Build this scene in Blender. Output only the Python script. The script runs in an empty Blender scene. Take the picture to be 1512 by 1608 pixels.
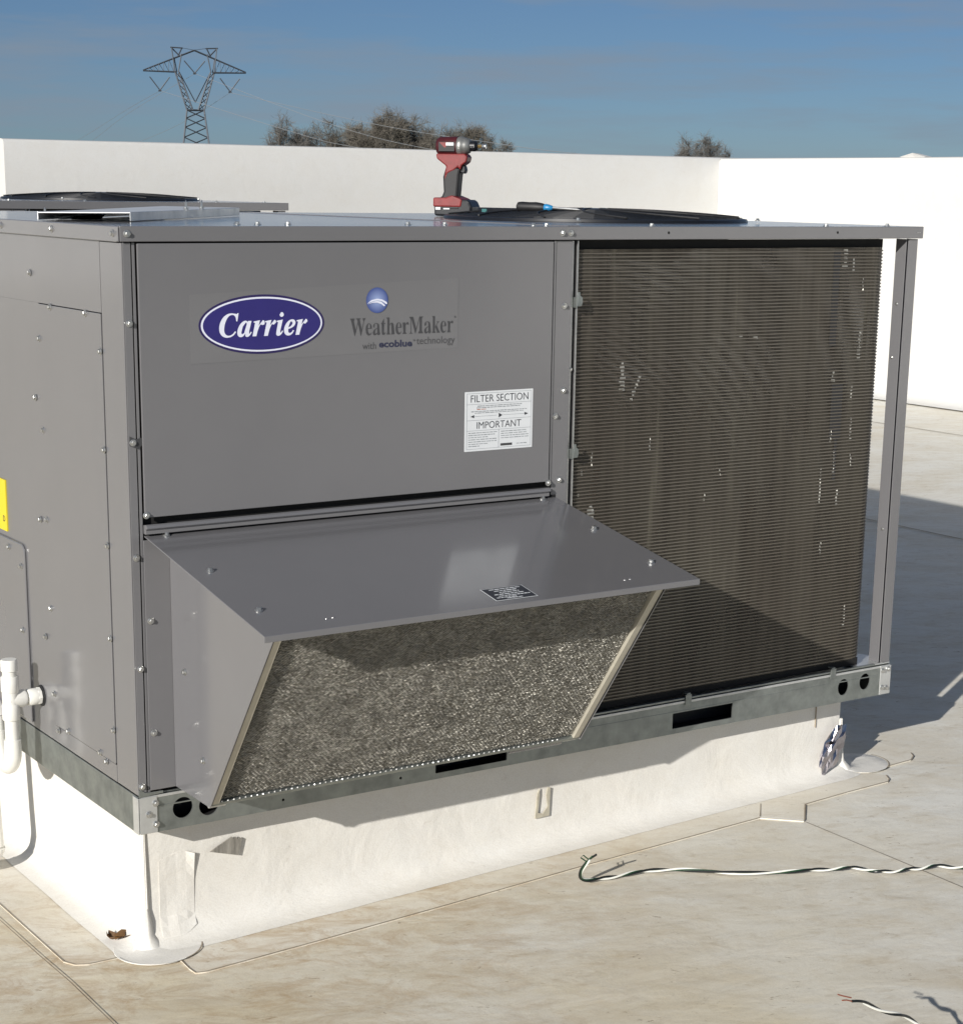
import bpy, bmesh, math, random
from mathutils import Vector, Matrix, noise

R = math.radians
sc = bpy.context.scene
C = sc.collection
random.seed(7)

# ------------------------------------------------------------------ camera, sky, sun, exposure
YAW, PITCH, ROLL = 0.590611, 0.240807, 0.014580
fwd = Vector((math.sin(YAW) * math.cos(PITCH), math.cos(YAW) * math.cos(PITCH), -math.sin(PITCH)))
rgt = Vector((math.cos(YAW), -math.sin(YAW), 0.0))
upv = rgt.cross(fwd)
r2 = rgt * math.cos(ROLL) + upv * math.sin(ROLL)
u2 = upv * math.cos(ROLL) - rgt * math.sin(ROLL)
cd = bpy.data.cameras.new('camera')
cam = bpy.data.objects.new('camera', cd)
C.objects.link(cam)
M = Matrix((r2, u2, -fwd)).transposed().to_4x4()
M.translation = Vector((-1.22553, -2.90202, 1.12057))
cam.matrix_world = M
cd.sensor_fit = 'HORIZONTAL'
cd.sensor_width = 36.0
cd.lens = 36.0 * 2910.65 / 1512.0
cd.shift_y = 204.0 / 1512.0
cd.clip_start = 0.05
cd.clip_end = 9000.0
sc.camera = cam

SUN = Vector((2.31, 1.21, -1.0)).normalized()          # the way the light travels
SUN_EL = math.asin(-SUN.z)
SUN_AZ = math.atan2(-SUN.x, -SUN.y)
w = bpy.data.worlds.new('World')
sc.world = w
w.use_nodes = True
nt = w.node_tree
bg = nt.nodes['Background']
sky = nt.nodes.new('ShaderNodeTexSky')
sky.sky_type = 'NISHITA'
sky.sun_disc = False
sky.sun_elevation = SUN_EL
sky.sun_rotation = SUN_AZ
sky.altitude = 0.0
sky.air_density = 0.7
sky.dust_density = 0.3
sky.ozone_density = 6.0
# thin high cloud, wide soft streaks
tc = nt.nodes.new('ShaderNodeTexCoord')
mp = nt.nodes.new('ShaderNodeMapping')
mp.inputs['Scale'].default_value = (1.8, 1.8, 16.0)
mp.inputs['Rotation'].default_value = (0.12, 0.05, 0.3)
nz = nt.nodes.new('ShaderNodeTexNoise')
nz.inputs['Scale'].default_value = 2.8
nz.inputs['Detail'].default_value = 5.0
nz.inputs['Roughness'].default_value = 0.62
rmp = nt.nodes.new('ShaderNodeMapRange')
rmp.inputs[1].default_value = 0.44
rmp.inputs[2].default_value = 0.68
rmp.inputs[3].default_value = 0.12
rmp.inputs[4].default_value = 0.75
mx = nt.nodes.new('ShaderNodeMix')
mx.data_type = 'RGBA'
mx.inputs[7].default_value = (4.2, 5.1, 6.3, 1)
nt.links.new(tc.outputs['Generated'], mp.inputs['Vector'])
nt.links.new(mp.outputs['Vector'], nz.inputs['Vector'])
nt.links.new(nz.outputs['Fac'], rmp.inputs[0])
nt.links.new(rmp.outputs[0], mx.inputs[0])
nt.links.new(sky.outputs['Color'], mx.inputs[6])
nt.links.new(mx.outputs[2], bg.inputs['Color'])
bg.inputs['Strength'].default_value = 0.05

sd = bpy.data.lights.new('sun', 'SUN')
sd.energy = 5.0
sd.angle = R(0.53)
sd.color = (1.0, 0.962, 0.905)
sun = bpy.data.objects.new('sun', sd)
C.objects.link(sun)
sun.rotation_euler = SUN.to_track_quat('-Z', 'Y').to_euler()
sun.location = (-6, -5, 8)

sc.view_settings.view_transform = 'Standard'
sc.view_settings.look = 'None'
sc.view_settings.gamma = 1.0
sc.view_settings.use_curve_mapping = False
sc.view_settings.exposure = 0.12

# ------------------------------------------------------------------ materials
MAT = {}


def N(t, typ, **kw):
    n = t.nodes.new(typ)
    for k, v in kw.items():
        setattr(n, k, v)
    return n


def mat(name, col, rough=0.5, metal=0.0, var=0.0, vscale=8.0, bump=0.0, bscale=60.0, spec=0.5,
        col2=None, rvar=0.0, stretch=(1, 1, 1), coat=0.0):
    """Principled material with procedural colour, roughness and relief variation."""
    m = bpy.data.materials.new(name)
    m.use_nodes = True
    t = m.node_tree
    p = t.nodes['Principled BSDF']
    p.inputs['Base Color'].default_value = (*col, 1)
    p.inputs['Roughness'].default_value = rough
    p.inputs['Metallic'].default_value = metal
    p.inputs['Specular IOR Level'].default_value = spec
    p.inputs['Coat Weight'].default_value = coat
    p.inputs['Coat Roughness'].default_value = 0.12
    tcn = N(t, 'ShaderNodeTexCoord')
    mpn = N(t, 'ShaderNodeMapping')
    mpn.inputs['Scale'].default_value = stretch
    t.links.new(tcn.outputs['Object'], mpn.inputs['Vector'])
    if var > 0 or col2:
        n = N(t, 'ShaderNodeTexNoise')
        n.inputs['Scale'].default_value = vscale
        n.inputs['Detail'].default_value = 6
        n.inputs['Roughness'].default_value = 0.6
        t.links.new(mpn.outputs['Vector'], n.inputs['Vector'])
        r = N(t, 'ShaderNodeMapRange')
        r.inputs[1].default_value = 0.3
        r.inputs[2].default_value = 0.7
        t.links.new(n.outputs['Fac'], r.inputs[0])
        x = N(t, 'ShaderNodeMix', data_type='RGBA')
        c2 = col2 or tuple(c * (1 - var) for c in col)
        x.inputs[6].default_value = (*col, 1)
        x.inputs[7].default_value = (*c2, 1)
        t.links.new(r.outputs[0], x.inputs[0])
        t.links.new(x.outputs[2], p.inputs['Base Color'])
        if rvar:
            rr = N(t, 'ShaderNodeMapRange')
            rr.inputs[3].default_value = max(0.02, rough - rvar)
            rr.inputs[4].default_value = rough + rvar
            t.links.new(n.outputs['Fac'], rr.inputs[0])
            t.links.new(rr.outputs[0], p.inputs['Roughness'])
    if bump > 0:
        n2 = N(t, 'ShaderNodeTexNoise')
        n2.inputs['Scale'].default_value = bscale
        n2.inputs['Detail'].default_value = 4
        t.links.new(mpn.outputs['Vector'], n2.inputs['Vector'])
        b = N(t, 'ShaderNodeBump')
        b.inputs['Strength'].default_value = bump
        b.inputs['Distance'].default_value = 0.01
        t.links.new(n2.outputs['Fac'], b.inputs['Height'])
        t.links.new(b.outputs['Normal'], p.inputs['Normal'])
    MAT[name] = m
    return m


mat('paint', (0.162, 0.160, 0.166), 0.24, 0.0, var=0.09, vscale=2.6, bump=0.018, bscale=4.5, rvar=0.06, spec=0.5, coat=0.85)
mat('paint_dark', (0.05, 0.05, 0.052), 0.5)
mat('black_gap', (0.008, 0.008, 0.008), 0.9)
mat('galv', (0.33, 0.355, 0.34), 0.42, 0.75, var=0.35, vscale=26, bump=0.03, bscale=40, rvar=0.10)
mat('galv_bright', (0.66, 0.67, 0.66), 0.33, 0.6, var=0.2, vscale=30, rvar=0.1)
mat('sheet_zinc', (0.74, 0.75, 0.75), 0.42, 0.3, var=0.15, vscale=20, rvar=0.08)
mat('zinc', (0.62, 0.62, 0.60), 0.28, 0.9, var=0.2, vscale=300)
mat('alu', (0.55, 0.55, 0.54), 0.35, 0.9, var=0.2, vscale=60)
mat('trim', (0.50, 0.47, 0.39), 0.45, 0.25, var=0.15, vscale=30)
mat('pvc', (0.78, 0.77, 0.72), 0.32, var=0.06, vscale=40)
mat('rubber', (0.012, 0.012, 0.013), 0.55, var=0.3, vscale=80)
mat('gloss_black', (0.010, 0.011, 0.014), 0.36, var=0.3, vscale=40)
mat('matte_black', (0.02, 0.02, 0.021), 0.6)
mat('tool_red', (0.22, 0.020, 0.020), 0.42, var=0.35, vscale=60)
mat('tool_dark_red', (0.065, 0.010, 0.013), 0.42, var=0.3, vscale=60)
mat('cast_alu', (0.36, 0.36, 0.34), 0.4, 0.7, var=0.3, vscale=90)
mat('brass', (0.62, 0.42, 0.16), 0.3, 0.9)
mat('tool_blue', (0.02, 0.20, 0.42), 0.35)
mat('tool_teal', (0.05, 0.16, 0.16), 0.4)
mat('label_white', (0.72, 0.74, 0.75), 0.35, var=0.04, vscale=30)
mat('ink', (0.025, 0.027, 0.035), 0.5)
mat('ink_grey', (0.30, 0.32, 0.34), 0.5, var=0.2, vscale=300)
mat('ink_mid', (0.055, 0.055, 0.058), 0.5)
mat('ink_navy', (0.025, 0.028, 0.06), 0.5)
mat('ink_red', (0.45, 0.16, 0.10), 0.5)
mat('logo_blue', (0.028, 0.022, 0.16), 0.3, var=0.1, vscale=20)
mat('logo_edge', (0.022, 0.014, 0.085), 0.3)
mat('logo_white', (0.74, 0.76, 0.86), 0.35)
mat('globe_dark', (0.018, 0.045, 0.20), 0.3)
mat('film', (0.171, 0.169, 0.174), 0.25, var=0.09, vscale=2.6, bump=0.018, bscale=4.5, coat=0.85)
mat('yellow', (0.72, 0.58, 0.02), 0.35, var=0.05)
mat('foil', (0.60, 0.57, 0.62), 0.16, 1.0, var=0.5, vscale=30)
mat('tape', (0.36, 0.34, 0.30), 0.5, 0.2, var=0.5, vscale=25, stretch=(6, 1, 1))
mat('residue', (0.52, 0.48, 0.38), 0.6, var=0.3, vscale=60)
mat('leaf', (0.17, 0.085, 0.025), 0.6, var=0.6, vscale=90)
mat('wire_white', (0.72, 0.72, 0.66), 0.35)
mat('wire_black', (0.010, 0.012, 0.012), 0.35)
mat('wire_green', (0.012, 0.05, 0.02), 0.35)
mat('copper', (0.55, 0.20, 0.13), 0.35, 0.8)
mat('seam_dirt', (0.21, 0.165, 0.115), 0.85, var=0.4, vscale=9, col2=(0.34, 0.29, 0.22))
mat('weld_bead', (0.80, 0.79, 0.74), 0.4, var=0.05)
mat('steel_far', (0.055, 0.065, 0.08), 0.6, 0.2)
mat('wire_far', (0.27, 0.28, 0.29), 0.6)
mat('insulator', (0.06, 0.07, 0.085), 0.4)
mat('bark', (0.085, 0.070, 0.055), 0.9, var=0.3, vscale=2)
mat('twig', (0.105, 0.092, 0.072), 0.9, var=0.5, vscale=0.3, col2=(0.17, 0.155, 0.13))
mat('twig_pale', (0.17, 0.16, 0.145), 0.9, var=0.4, vscale=0.4)
mat('field', (0.10, 0.115, 0.055), 0.95, var=0.5, vscale=0.02)
mat('bent_glint_alu', (0.40, 0.39, 0.35), 0.5, 0.4, var=0.4, vscale=200)
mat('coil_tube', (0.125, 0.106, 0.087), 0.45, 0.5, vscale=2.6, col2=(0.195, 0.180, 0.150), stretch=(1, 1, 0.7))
mat('compressor', (0.012, 0.012, 0.013), 0.35)
mat('far_white', (0.75, 0.75, 0.74), 0.7)


def fin_material():
    m = bpy.data.materials.new('coil_fin')
    m.use_nodes = True
    t = m.node_tree
    p = t.nodes['Principled BSDF']
    p.inputs['Roughness'].default_value = 0.5
    p.inputs['Metallic'].default_value = 0.55
    tcn = N(t, 'ShaderNodeTexCoord')
    mpn = N(t, 'ShaderNodeMapping')
    mpn.inputs['Scale'].default_value = (26, 26, 1.6)
    t.links.new(tcn.outputs['Object'], mpn.inputs['Vector'])
    n = N(t, 'ShaderNodeTexNoise')
    n.inputs['Scale'].default_value = 1.6
    n.inputs['Detail'].default_value = 4
    t.links.new(mpn.outputs['Vector'], n.inputs['Vector'])
    cr = N(t, 'ShaderNodeValToRGB')
    e = cr.color_ramp.elements
    e[0].position, e[0].color = 0.30, (0.046, 0.039, 0.030, 1)
    e[1].position, e[1].color = 0.66, (0.100, 0.088, 0.068, 1)
    k = e.new(0.82)
    k.color = (0.21, 0.195, 0.15, 1)
    t.links.new(n.outputs['Fac'], cr.inputs['Fac'])
    t.links.new(cr.outputs['Color'], p.inputs['Base Color'])
    # the gaps between the fins: some light and some of the view goes through
    n2 = N(t, 'ShaderNodeTexNoise')
    n2.inputs['Scale'].default_value = 5.0
    n2.inputs['Detail'].default_value = 3
    t.links.new(tcn.outputs['Object'], n2.inputs['Vector'])
    r = N(t, 'ShaderNodeMapRange')
    r.inputs[1].default_value = 0.35
    r.inputs[2].default_value = 0.75
    r.inputs[3].default_value = 0.05
    r.inputs[4].default_value = 0.34
    t.links.new(n2.outputs['Fac'], r.inputs[0])
    tr = N(t, 'ShaderNodeBsdfTransparent')
    mxs = N(t, 'ShaderNodeMixShader')
    t.links.new(r.outputs[0], mxs.inputs[0])
    t.links.new(p.outputs[0], mxs.inputs[1])
    t.links.new(tr.outputs[0], mxs.inputs[2])
    t.links.new(mxs.outputs[0], t.nodes['Material Output'].inputs['Surface'])
    MAT['coil_fin'] = m


fin_material()


def membrane(name, clean, tan, grey, dirt, stain=0.5, wrinkle=0.05):
    """White single-ply roofing: dust film in wide soft patches, brown scuffs, fine wrinkles."""
    m = bpy.data.materials.new(name)
    m.use_nodes = True
    t = m.node_tree
    L = t.links.new
    p = t.nodes['Principled BSDF']
    p.inputs['Roughness'].default_value = 0.62
    p.inputs['Specular IOR Level'].default_value = 0.35
    tcn = N(t, 'ShaderNodeTexCoord')

    def noisef(scale, detail, st=(1, 1, 1), rough=0.6, dist=0.0, off=0.0, rot=0.0):
        a0 = N(t, 'ShaderNodeMapping')
        a0.inputs['Rotation'].default_value = (0, 0, rot)
        L(tcn.outputs['Object'], a0.inputs['Vector'])
        a = N(t, 'ShaderNodeMapping')
        a.inputs['Scale'].default_value = st
        a.inputs['Location'].default_value = (off, off * 0.7, 0)
        L(a0.outputs['Vector'], a.inputs['Vector'])
        n = N(t, 'ShaderNodeTexNoise')
        n.inputs['Scale'].default_value = scale
        n.inputs['Detail'].default_value = detail
        n.inputs['Roughness'].default_value = rough
        n.inputs['Distortion'].default_value = dist
        L(a.outputs['Vector'], n.inputs['Vector'])
        return n.outputs['Fac']

    def rng(src, a, b, c=0.0, d=1.0):
        r = N(t, 'ShaderNodeMapRange')
        r.inputs[1].default_value = a
        r.inputs[2].default_value = b
        r.inputs[3].default_value = c
        r.inputs[4].default_value = d
        L(src, r.inputs[0])
        return r.outputs[0]

    def mixc(f, a, b):
        x = N(t, 'ShaderNodeMix', data_type='RGBA')
        L(f, x.inputs[0])
        for i, v in ((6, a), (7, b)):
            if isinstance(v, tuple):
                x.inputs[i].default_value = (*v, 1)
            else:
                L(v, x.inputs[i])
        return x.outputs[2]

    # dust settles on the low (left) side of the sloping roof
    sx = N(t, 'ShaderNodeSeparateXYZ')
    L(tcn.outputs['Object'], sx.inputs[0])
    lowside = rng(sx.outputs['X'], 1.9, -0.4, -0.22, 0.30)
    ad = N(t, 'ShaderNodeMath', operation='ADD')
    L(noisef(0.9, 5, off=3.1), ad.inputs[0])
    L(lowside, ad.inputs[1])
    c1 = mixc(rng(ad.outputs[0], 0.34, 0.70), grey, tan)
    c2 = mixc(rng(noisef(2.2, 8, (0.7, 1, 1), 0.7, 0.4, 5.0, 0.59), 0.28, 0.68, 0.0, dirt), clean, c1)
    # soft brown scuffs, blown and trodden one way, with finer flecks
    s1 = rng(noisef(5.0, 10, (0.6, 1, 1), 0.74, 0.5, 1.0, 0.59), 0.42, 0.70, 0.0, stain)
    c3 = mixc(s1, c2, (0.52, 0.43, 0.285))
    s2 = rng(noisef(26.0, 8, (0.45, 1, 1), 0.78, 0.6, 9.0, 0.59), 0.52, 0.70, 0.0, stain * 0.85)
    c4a = mixc(s2, c3, (0.42, 0.335, 0.215))
    s4 = rng(noisef(55.0, 5, (0.4, 1, 1), 0.7, 1.4, 31.0, 0.45), 0.635, 0.69, 0.0, stain * 1.2)
    c4 = mixc(s4, c4a, (0.22, 0.155, 0.09))
    s5 = rng(noisef(420.0, 2, (0.7, 1, 1), 0.6, 0.0, 3.0, 0.59), 0.35, 0.75, -0.05, 0.24)
    c4b = mixc(s5, c4, (0.44, 0.40, 0.32))
    mg = N(t, 'ShaderNodeMapping')
    mg.inputs['Location'].default_value = (-0.05, 0.06, 0)
    mg.inputs['Scale'].default_value = (0.85, 1.25, 0.0)
    if name == 'apron_membrane':
        mg.inputs['Location'].default_value = (0.5, 0.8, 0)
    L(tcn.outputs['Object'], mg.inputs['Vector'])
    sg_ = N(t, 'ShaderNodeTexGradient', gradient_type='SPHERICAL')
    L(mg.outputs['Vector'], sg_.inputs['Vector'])
    mul = N(t, 'ShaderNodeMath', operation='MULTIPLY')
    L(rng(sg_.outputs['Fac'], 0.0, 0.75, 0.0, 1.0 if name in ('roof_membrane', 'apron_membrane') else 0.0), mul.inputs[0])
    L(rng(noisef(14.0, 9, (0.6, 1, 1), 0.8, 0.7, 41.0, 0.59), 0.45, 0.64, 0.0, 0.75), mul.inputs[1])
    c4b = mixc(mul.outputs[0], c4b, (0.42, 0.29, 0.155))
    s3 = rng(noisef(9.0, 8, (0.6, 1, 1), 0.75, 0.4, 17.0, 0.59), 0.54, 0.74, 0.0, 0.35)
    c5 = mixc(s3, c4b, clean)
    L(c5, p.inputs['Base Color'])
    b = N(t, 'ShaderNodeBump')
    b.inputs['Strength'].default_value = wrinkle
    b.inputs['Distance'].default_value = 0.02
    L(noisef(9.0, 6, (1, 1.8, 1), 0.55, 0.4), b.inputs['Height'])
    b2 = N(t, 'ShaderNodeBump')
    b2.inputs['Strength'].default_value = 0.06
    b2.inputs['Distance'].default_value = 0.003
    L(noisef(240.0, 3), b2.inputs['Height'])
    L(b.outputs['Normal'], b2.inputs['Normal'])
    L(b2.outputs['Normal'], p.inputs['Normal'])
    MAT[name] = m


membrane('roof_membrane', (0.75, 0.73, 0.66), (0.69, 0.605, 0.43), (0.705, 0.695, 0.645), 1.0, 0.58, 0.16)
membrane('apron_membrane', (0.76, 0.74, 0.68), (0.73, 0.655, 0.50), (0.745, 0.72, 0.65), 0.75, 0.46, 0.08)
membrane('curb_membrane', (0.745, 0.735, 0.70), (0.72, 0.68, 0.60), (0.735, 0.72, 0.68), 0.5, 0.12, 0.22)
membrane('wall_membrane', (0.64, 0.64, 0.625), (0.615, 0.605, 0.58), (0.63, 0.63, 0.615), 0.4, 0.09, 0.11)


def filter_material():
    m = mat('filter_wire', (0.46, 0.44, 0.385), 0.58, 0.5, var=0.35, vscale=25, rvar=0.14)
    return m


filter_material()
mat('filter_back', (0.20, 0.19, 0.162), 0.5, 0.6, var=0.6, vscale=60, bump=0.9, bscale=160)


def globe_material():
    m = bpy.data.materials.new('globe')
    m.use_nodes = True
    t = m.node_tree
    p = t.nodes['Principled BSDF']
    p.inputs['Roughness'].default_value = 0.3
    tcn = N(t, 'ShaderNodeTexCoord')
    g = N(t, 'ShaderNodeTexGradient', gradient_type='SPHERICAL')
    mpn = N(t, 'ShaderNodeMapping')
    mpn.inputs['Scale'].default_value = (38, 38, 38)
    t.links.new(tcn.outputs['Object'], mpn.inputs['Vector'])
    t.links.new(mpn.outputs['Vector'], g.inputs['Vector'])
    cr = N(t, 'ShaderNodeValToRGB')
    cr.color_ramp.elements[0].color = (0.018, 0.04, 0.20, 1)
    cr.color_ramp.elements[1].color = (0.30, 0.38, 0.62, 1)
    cr.color_ramp.elements[0].position = 0.05
    cr.color_ramp.elements[1].position = 0.95
    t.links.new(g.outputs['Fac'], cr.inputs['Fac'])
    t.links.new(cr.outputs['Color'], p.inputs['Base Color'])
    MAT['globe'] = m


globe_material()

# ------------------------------------------------------------------ mesh helpers


class G:
    def __init__(self):
        self.v, self.f = [], []

    def add(self, vs, fs):
        o = len(self.v)
        self.v += [tuple(a) for a in vs]
        self.f += [tuple(i + o for i in q) for q in fs]
        return self

    def box(self, x0, x1, y0, y1, z0, z1):
        vs = [(x, y, z) for z in (z0, z1) for y in (y0, y1) for x in (x0, x1)]
        return self.add(vs, [(0, 2, 3, 1), (4, 5, 7, 6), (0, 1, 5, 4), (2, 6, 7, 3), (0, 4, 6, 2), (1, 3, 7, 5)])

    def quad(self, a, b, c, d):
        return self.add([a, b, c, d], [(0, 1, 2, 3)])

    def prism(self, poly, axis, a, b):
        """Extrude a 2D polygon along an axis; the 2D axes are the other two in order."""
        def P(u, v, w_):
            return {'x': (w_, u, v), 'y': (u, w_, v), 'z': (u, v, w_)}[axis]
        n = len(poly)
        vs = [P(u, v, a) for u, v in poly] + [P(u, v, b) for u, v in poly]
        fs = [tuple(range(n)), tuple(range(2 * n - 1, n - 1, -1))]
        fs += [(i, (i + 1) % n, n + (i + 1) % n, n + i) for i in range(n)]
        return self.add(vs, fs)

    def tube(self, path, r, n=8, cap=True):
        path = [Vector(p) for p in path]
        rs = r if isinstance(r, (list, tuple)) else [r] * len(path)
        vs, fs = [], []
        up = None
        for i, p in enumerate(path):
            d = (path[min(i + 1, len(path) - 1)] - path[max(i - 1, 0)]).normalized()
            if up is None:
                up = Vector((0, 0, 1)) if abs(d.z) < 0.9 else Vector((1, 0, 0))
            s = d.cross(up).normalized()
            up = s.cross(d).normalized()
            for k in range(n):
                a = 2 * math.pi * k / n
                vs.append(p + (s * math.cos(a) + up * math.sin(a)) * rs[i])
        for i in range(len(path) - 1):
            for k in range(n):
                fs.append((i * n + k, i * n + (k + 1) % n, (i + 1) * n + (k + 1) % n, (i + 1) * n + k))
        if cap:
            fs.append(tuple(range(n - 1, -1, -1)))
            fs.append(tuple(range((len(path) - 1) * n, len(path) * n)))
        return self.add(vs, fs)

    def lathe(self, prof, o, d, n=20):
        """prof: (distance along d, radius)."""
        o, d = Vector(o), Vector(d).normalized()
        a = Vector((0, 0, 1)) if abs(d.z) < 0.9 else Vector((1, 0, 0))
        s = d.cross(a).normalized()
        u = s.cross(d)
        vs, fs = [], []
        for t, r in prof:
            for k in range(n):
                q = 2 * math.pi * k / n
                vs.append(o + d * t + (s * math.cos(q) + u * math.sin(q)) * max(r, 1e-5))
        for i in range(len(prof) - 1):
            for k in range(n):
                fs.append((i * n + k, i * n + (k + 1) % n, (i + 1) * n + (k + 1) % n, (i + 1) * n + k))
        fs.append(tuple(range(n - 1, -1, -1)))
        fs.append(tuple(range((len(prof) - 1) * n, len(prof) * n)))
        return self.add(vs, fs)


def mesh_of(name, g, m, smooth=False):
    me = bpy.data.meshes.new(name)
    me.from_pydata(g.v, [], g.f)
    bm = bmesh.new()
    bm.from_mesh(me)
    bmesh.ops.recalc_face_normals(bm, faces=bm.faces)
    bm.to_mesh(me)
    bm.free()
    if m:
        me.materials.append(MAT[m] if isinstance(m, str) else m)
    if smooth:
        for p in me.polygons:
            p.use_smooth = True
        me.set_sharp_from_angle(angle=R(40))
    me.update()
    return me


def link(name, me, parent=None, bevel=0.0):
    o = bpy.data.objects.new(name, me)
    C.objects.link(o)
    if parent:
        o.parent = parent
    if bevel:
        b = o.modifiers.new('bevel', 'BEVEL')
        b.width = bevel
        b.segments = 2
        b.limit_method = 'ANGLE'
        b.angle_limit = R(40)
    return o


def mk(name, g, m, parent=None, smooth=False, bevel=0.0):
    return link(name, mesh_of(name, g, m, smooth), parent, bevel)


def tag(o, label, cat, group=None):
    o['label'] = label
    o['category'] = cat
    if group:
        o['group'] = group
    return o


def struct(o):
    o['kind'] = 'structure'
    return o


def thing(name, label, cat, loc=(0, 0, 0), rz=0.0, group=None):
    o = bpy.data.objects.new(name, None)
    o.empty_display_size = 0.1
    C.objects.link(o)
    o.location = loc
    o.rotation_euler = (0, 0, rz)
    return tag(o, label, cat, group)


def round_rect(x0, x1, y0, y1, r, seg=5):
    pts = []
    for cx, cy, a0 in ((x1 - r, y0 + r, -90), (x1 - r, y1 - r, 0), (x0 + r, y1 - r, 90), (x0 + r, y0 + r, 180)):
        for i in range(seg + 1):
            a = R(a0 + 90 * i / seg)
            pts.append((cx + r * math.cos(a), cy + r * math.sin(a)))
    return pts


def circle(cx, cy, r, n=24, ry=None):
    ry = ry or r
    return [(cx + r * math.cos(2 * math.pi * i / n), cy + ry * math.sin(2 * math.pi * i / n)) for i in range(n)]


def plate(name, outer, holes, axis, a, b, m, parent):
    """A flat plate with real holes through it (outline and holes in the plane across `axis`)."""
    def P(u, v, w_):
        return {'x': (w_, u, v), 'y': (u, w_, v), 'z': (u, v, w_)}[axis]
    bm = bmesh.new()
    edges = []
    for loop in [outer] + holes:
        vs = [bm.verts.new(P(u, v, a)) for u, v in loop]
        edges += [bm.edges.new((vs[i], vs[(i + 1) % len(vs)])) for i in range(len(vs))]
    bmesh.ops.triangle_fill(bm, use_beauty=True, use_dissolve=False, edges=edges)
    r = bmesh.ops.extrude_face_region(bm, geom=list(bm.faces))
    d = Vector(P(0, 0, b)) - Vector(P(0, 0, a))
    bmesh.ops.translate(bm, vec=d, verts=[e for e in r['geom'] if isinstance(e, bmesh.types.BMVert)])
    bmesh.ops.recalc_face_normals(bm, faces=bm.faces)
    me = bpy.data.meshes.new(name)
    bm.to_mesh(me)
    bm.free()
    me.materials.append(MAT[m])
    return link(name, me, parent)


def curve_mesh(name, cu, m):
    o = bpy.data.objects.new('tmp', cu)
    C.objects.link(o)
    dg = bpy.context.evaluated_depsgraph_get()
    dg.update()
    me = bpy.data.meshes.new_from_object(o.evaluated_get(dg))
    bpy.data.objects.remove(o)
    me.name = name
    me.materials.clear()
    me.materials.append(MAT[m])
    return me


def fit_mesh(me, x0, x1, z0, z1, y, mapf=None):
    """Lay flat lettering (drawn in XY) into a box on a wall that faces -Y."""
    xs = [v.co.x for v in me.vertices]
    ys = [v.co.y for v in me.vertices]
    ax, bx, ay, by = min(xs), max(xs), min(ys), max(ys)
    for v in me.vertices:
        u = x0 + (v.co.x - ax) / (bx - ax) * (x1 - x0)
        t = z0 + (v.co.y - ay) / (by - ay) * (z1 - z0)
        v.co = mapf(u, t) if mapf else (u, y, t)
    me.update()


def text(name, s, x0, x1, z0, z1, y, m, parent, bold=0.0, mapf=None):
    cu = bpy.data.curves.new('t', 'FONT')
    cu.body = s
    cu.size = 1
    cu.offset = bold
    cu.resolution_u = 3
    me = curve_mesh(name, cu, m)
    fit_mesh(me, x0, x1, z0, z1, y, mapf)
    return link(name, me, parent)


def glyphs(name, key, x0, x1, z0, z1, y, m, parent, grow=0.0):
    cu = bpy.data.curves.new('t', 'CURVE')
    cu.dimensions = '2D'
    cu.fill_mode = 'BOTH'
    cu.offset = grow
    for part in GLYPHS[key].split('|'):
        pts = [tuple(float(a) / 1000 for a in q.split(',')) for q in part.split()]
        s = cu.splines.new('POLY')
        s.points.add(len(pts) - 1)
        s.use_cyclic_u = True
        for p, q in zip(s.points, pts):
            p.co = (q[0], q[1], 0, 1)
    me = curve_mesh(name, cu, m)
    fit_mesh(me, x0, x1, z0, z1, y)
    return link(name, me, parent)


def roofz(x, y=0.0):
    return -0.25 + 0.03 * x


def screw_mesh():
    g = G()
    g.lathe([(0, 0.0062), (0.0013, 0.0062), (0.0017, 0.0055)], (0, 0, 0), (0, 0, 1), 14)
    g.lathe([(0.0015, 0.0041), (0.0048, 0.0040), (0.0054, 0.0034)], (0, 0, 0), (0, 0, 1), 6)
    return mesh_of('screw', g, 'zinc')


SCREW = screw_mesh()


def screw(parent, loc, nrm, name='screw', s=1.0):
    o = link(name, SCREW, parent)
    o.location = loc
    q = Vector(nrm).to_track_quat('Z', 'Y')
    o.rotation_mode = 'QUATERNION'
    from mathutils import Quaternion
    o.rotation_quaternion = q @ Quaternion((0, 0, 1), random.uniform(0, 1.0))
    o.scale = (s, s, s)
    return o


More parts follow.
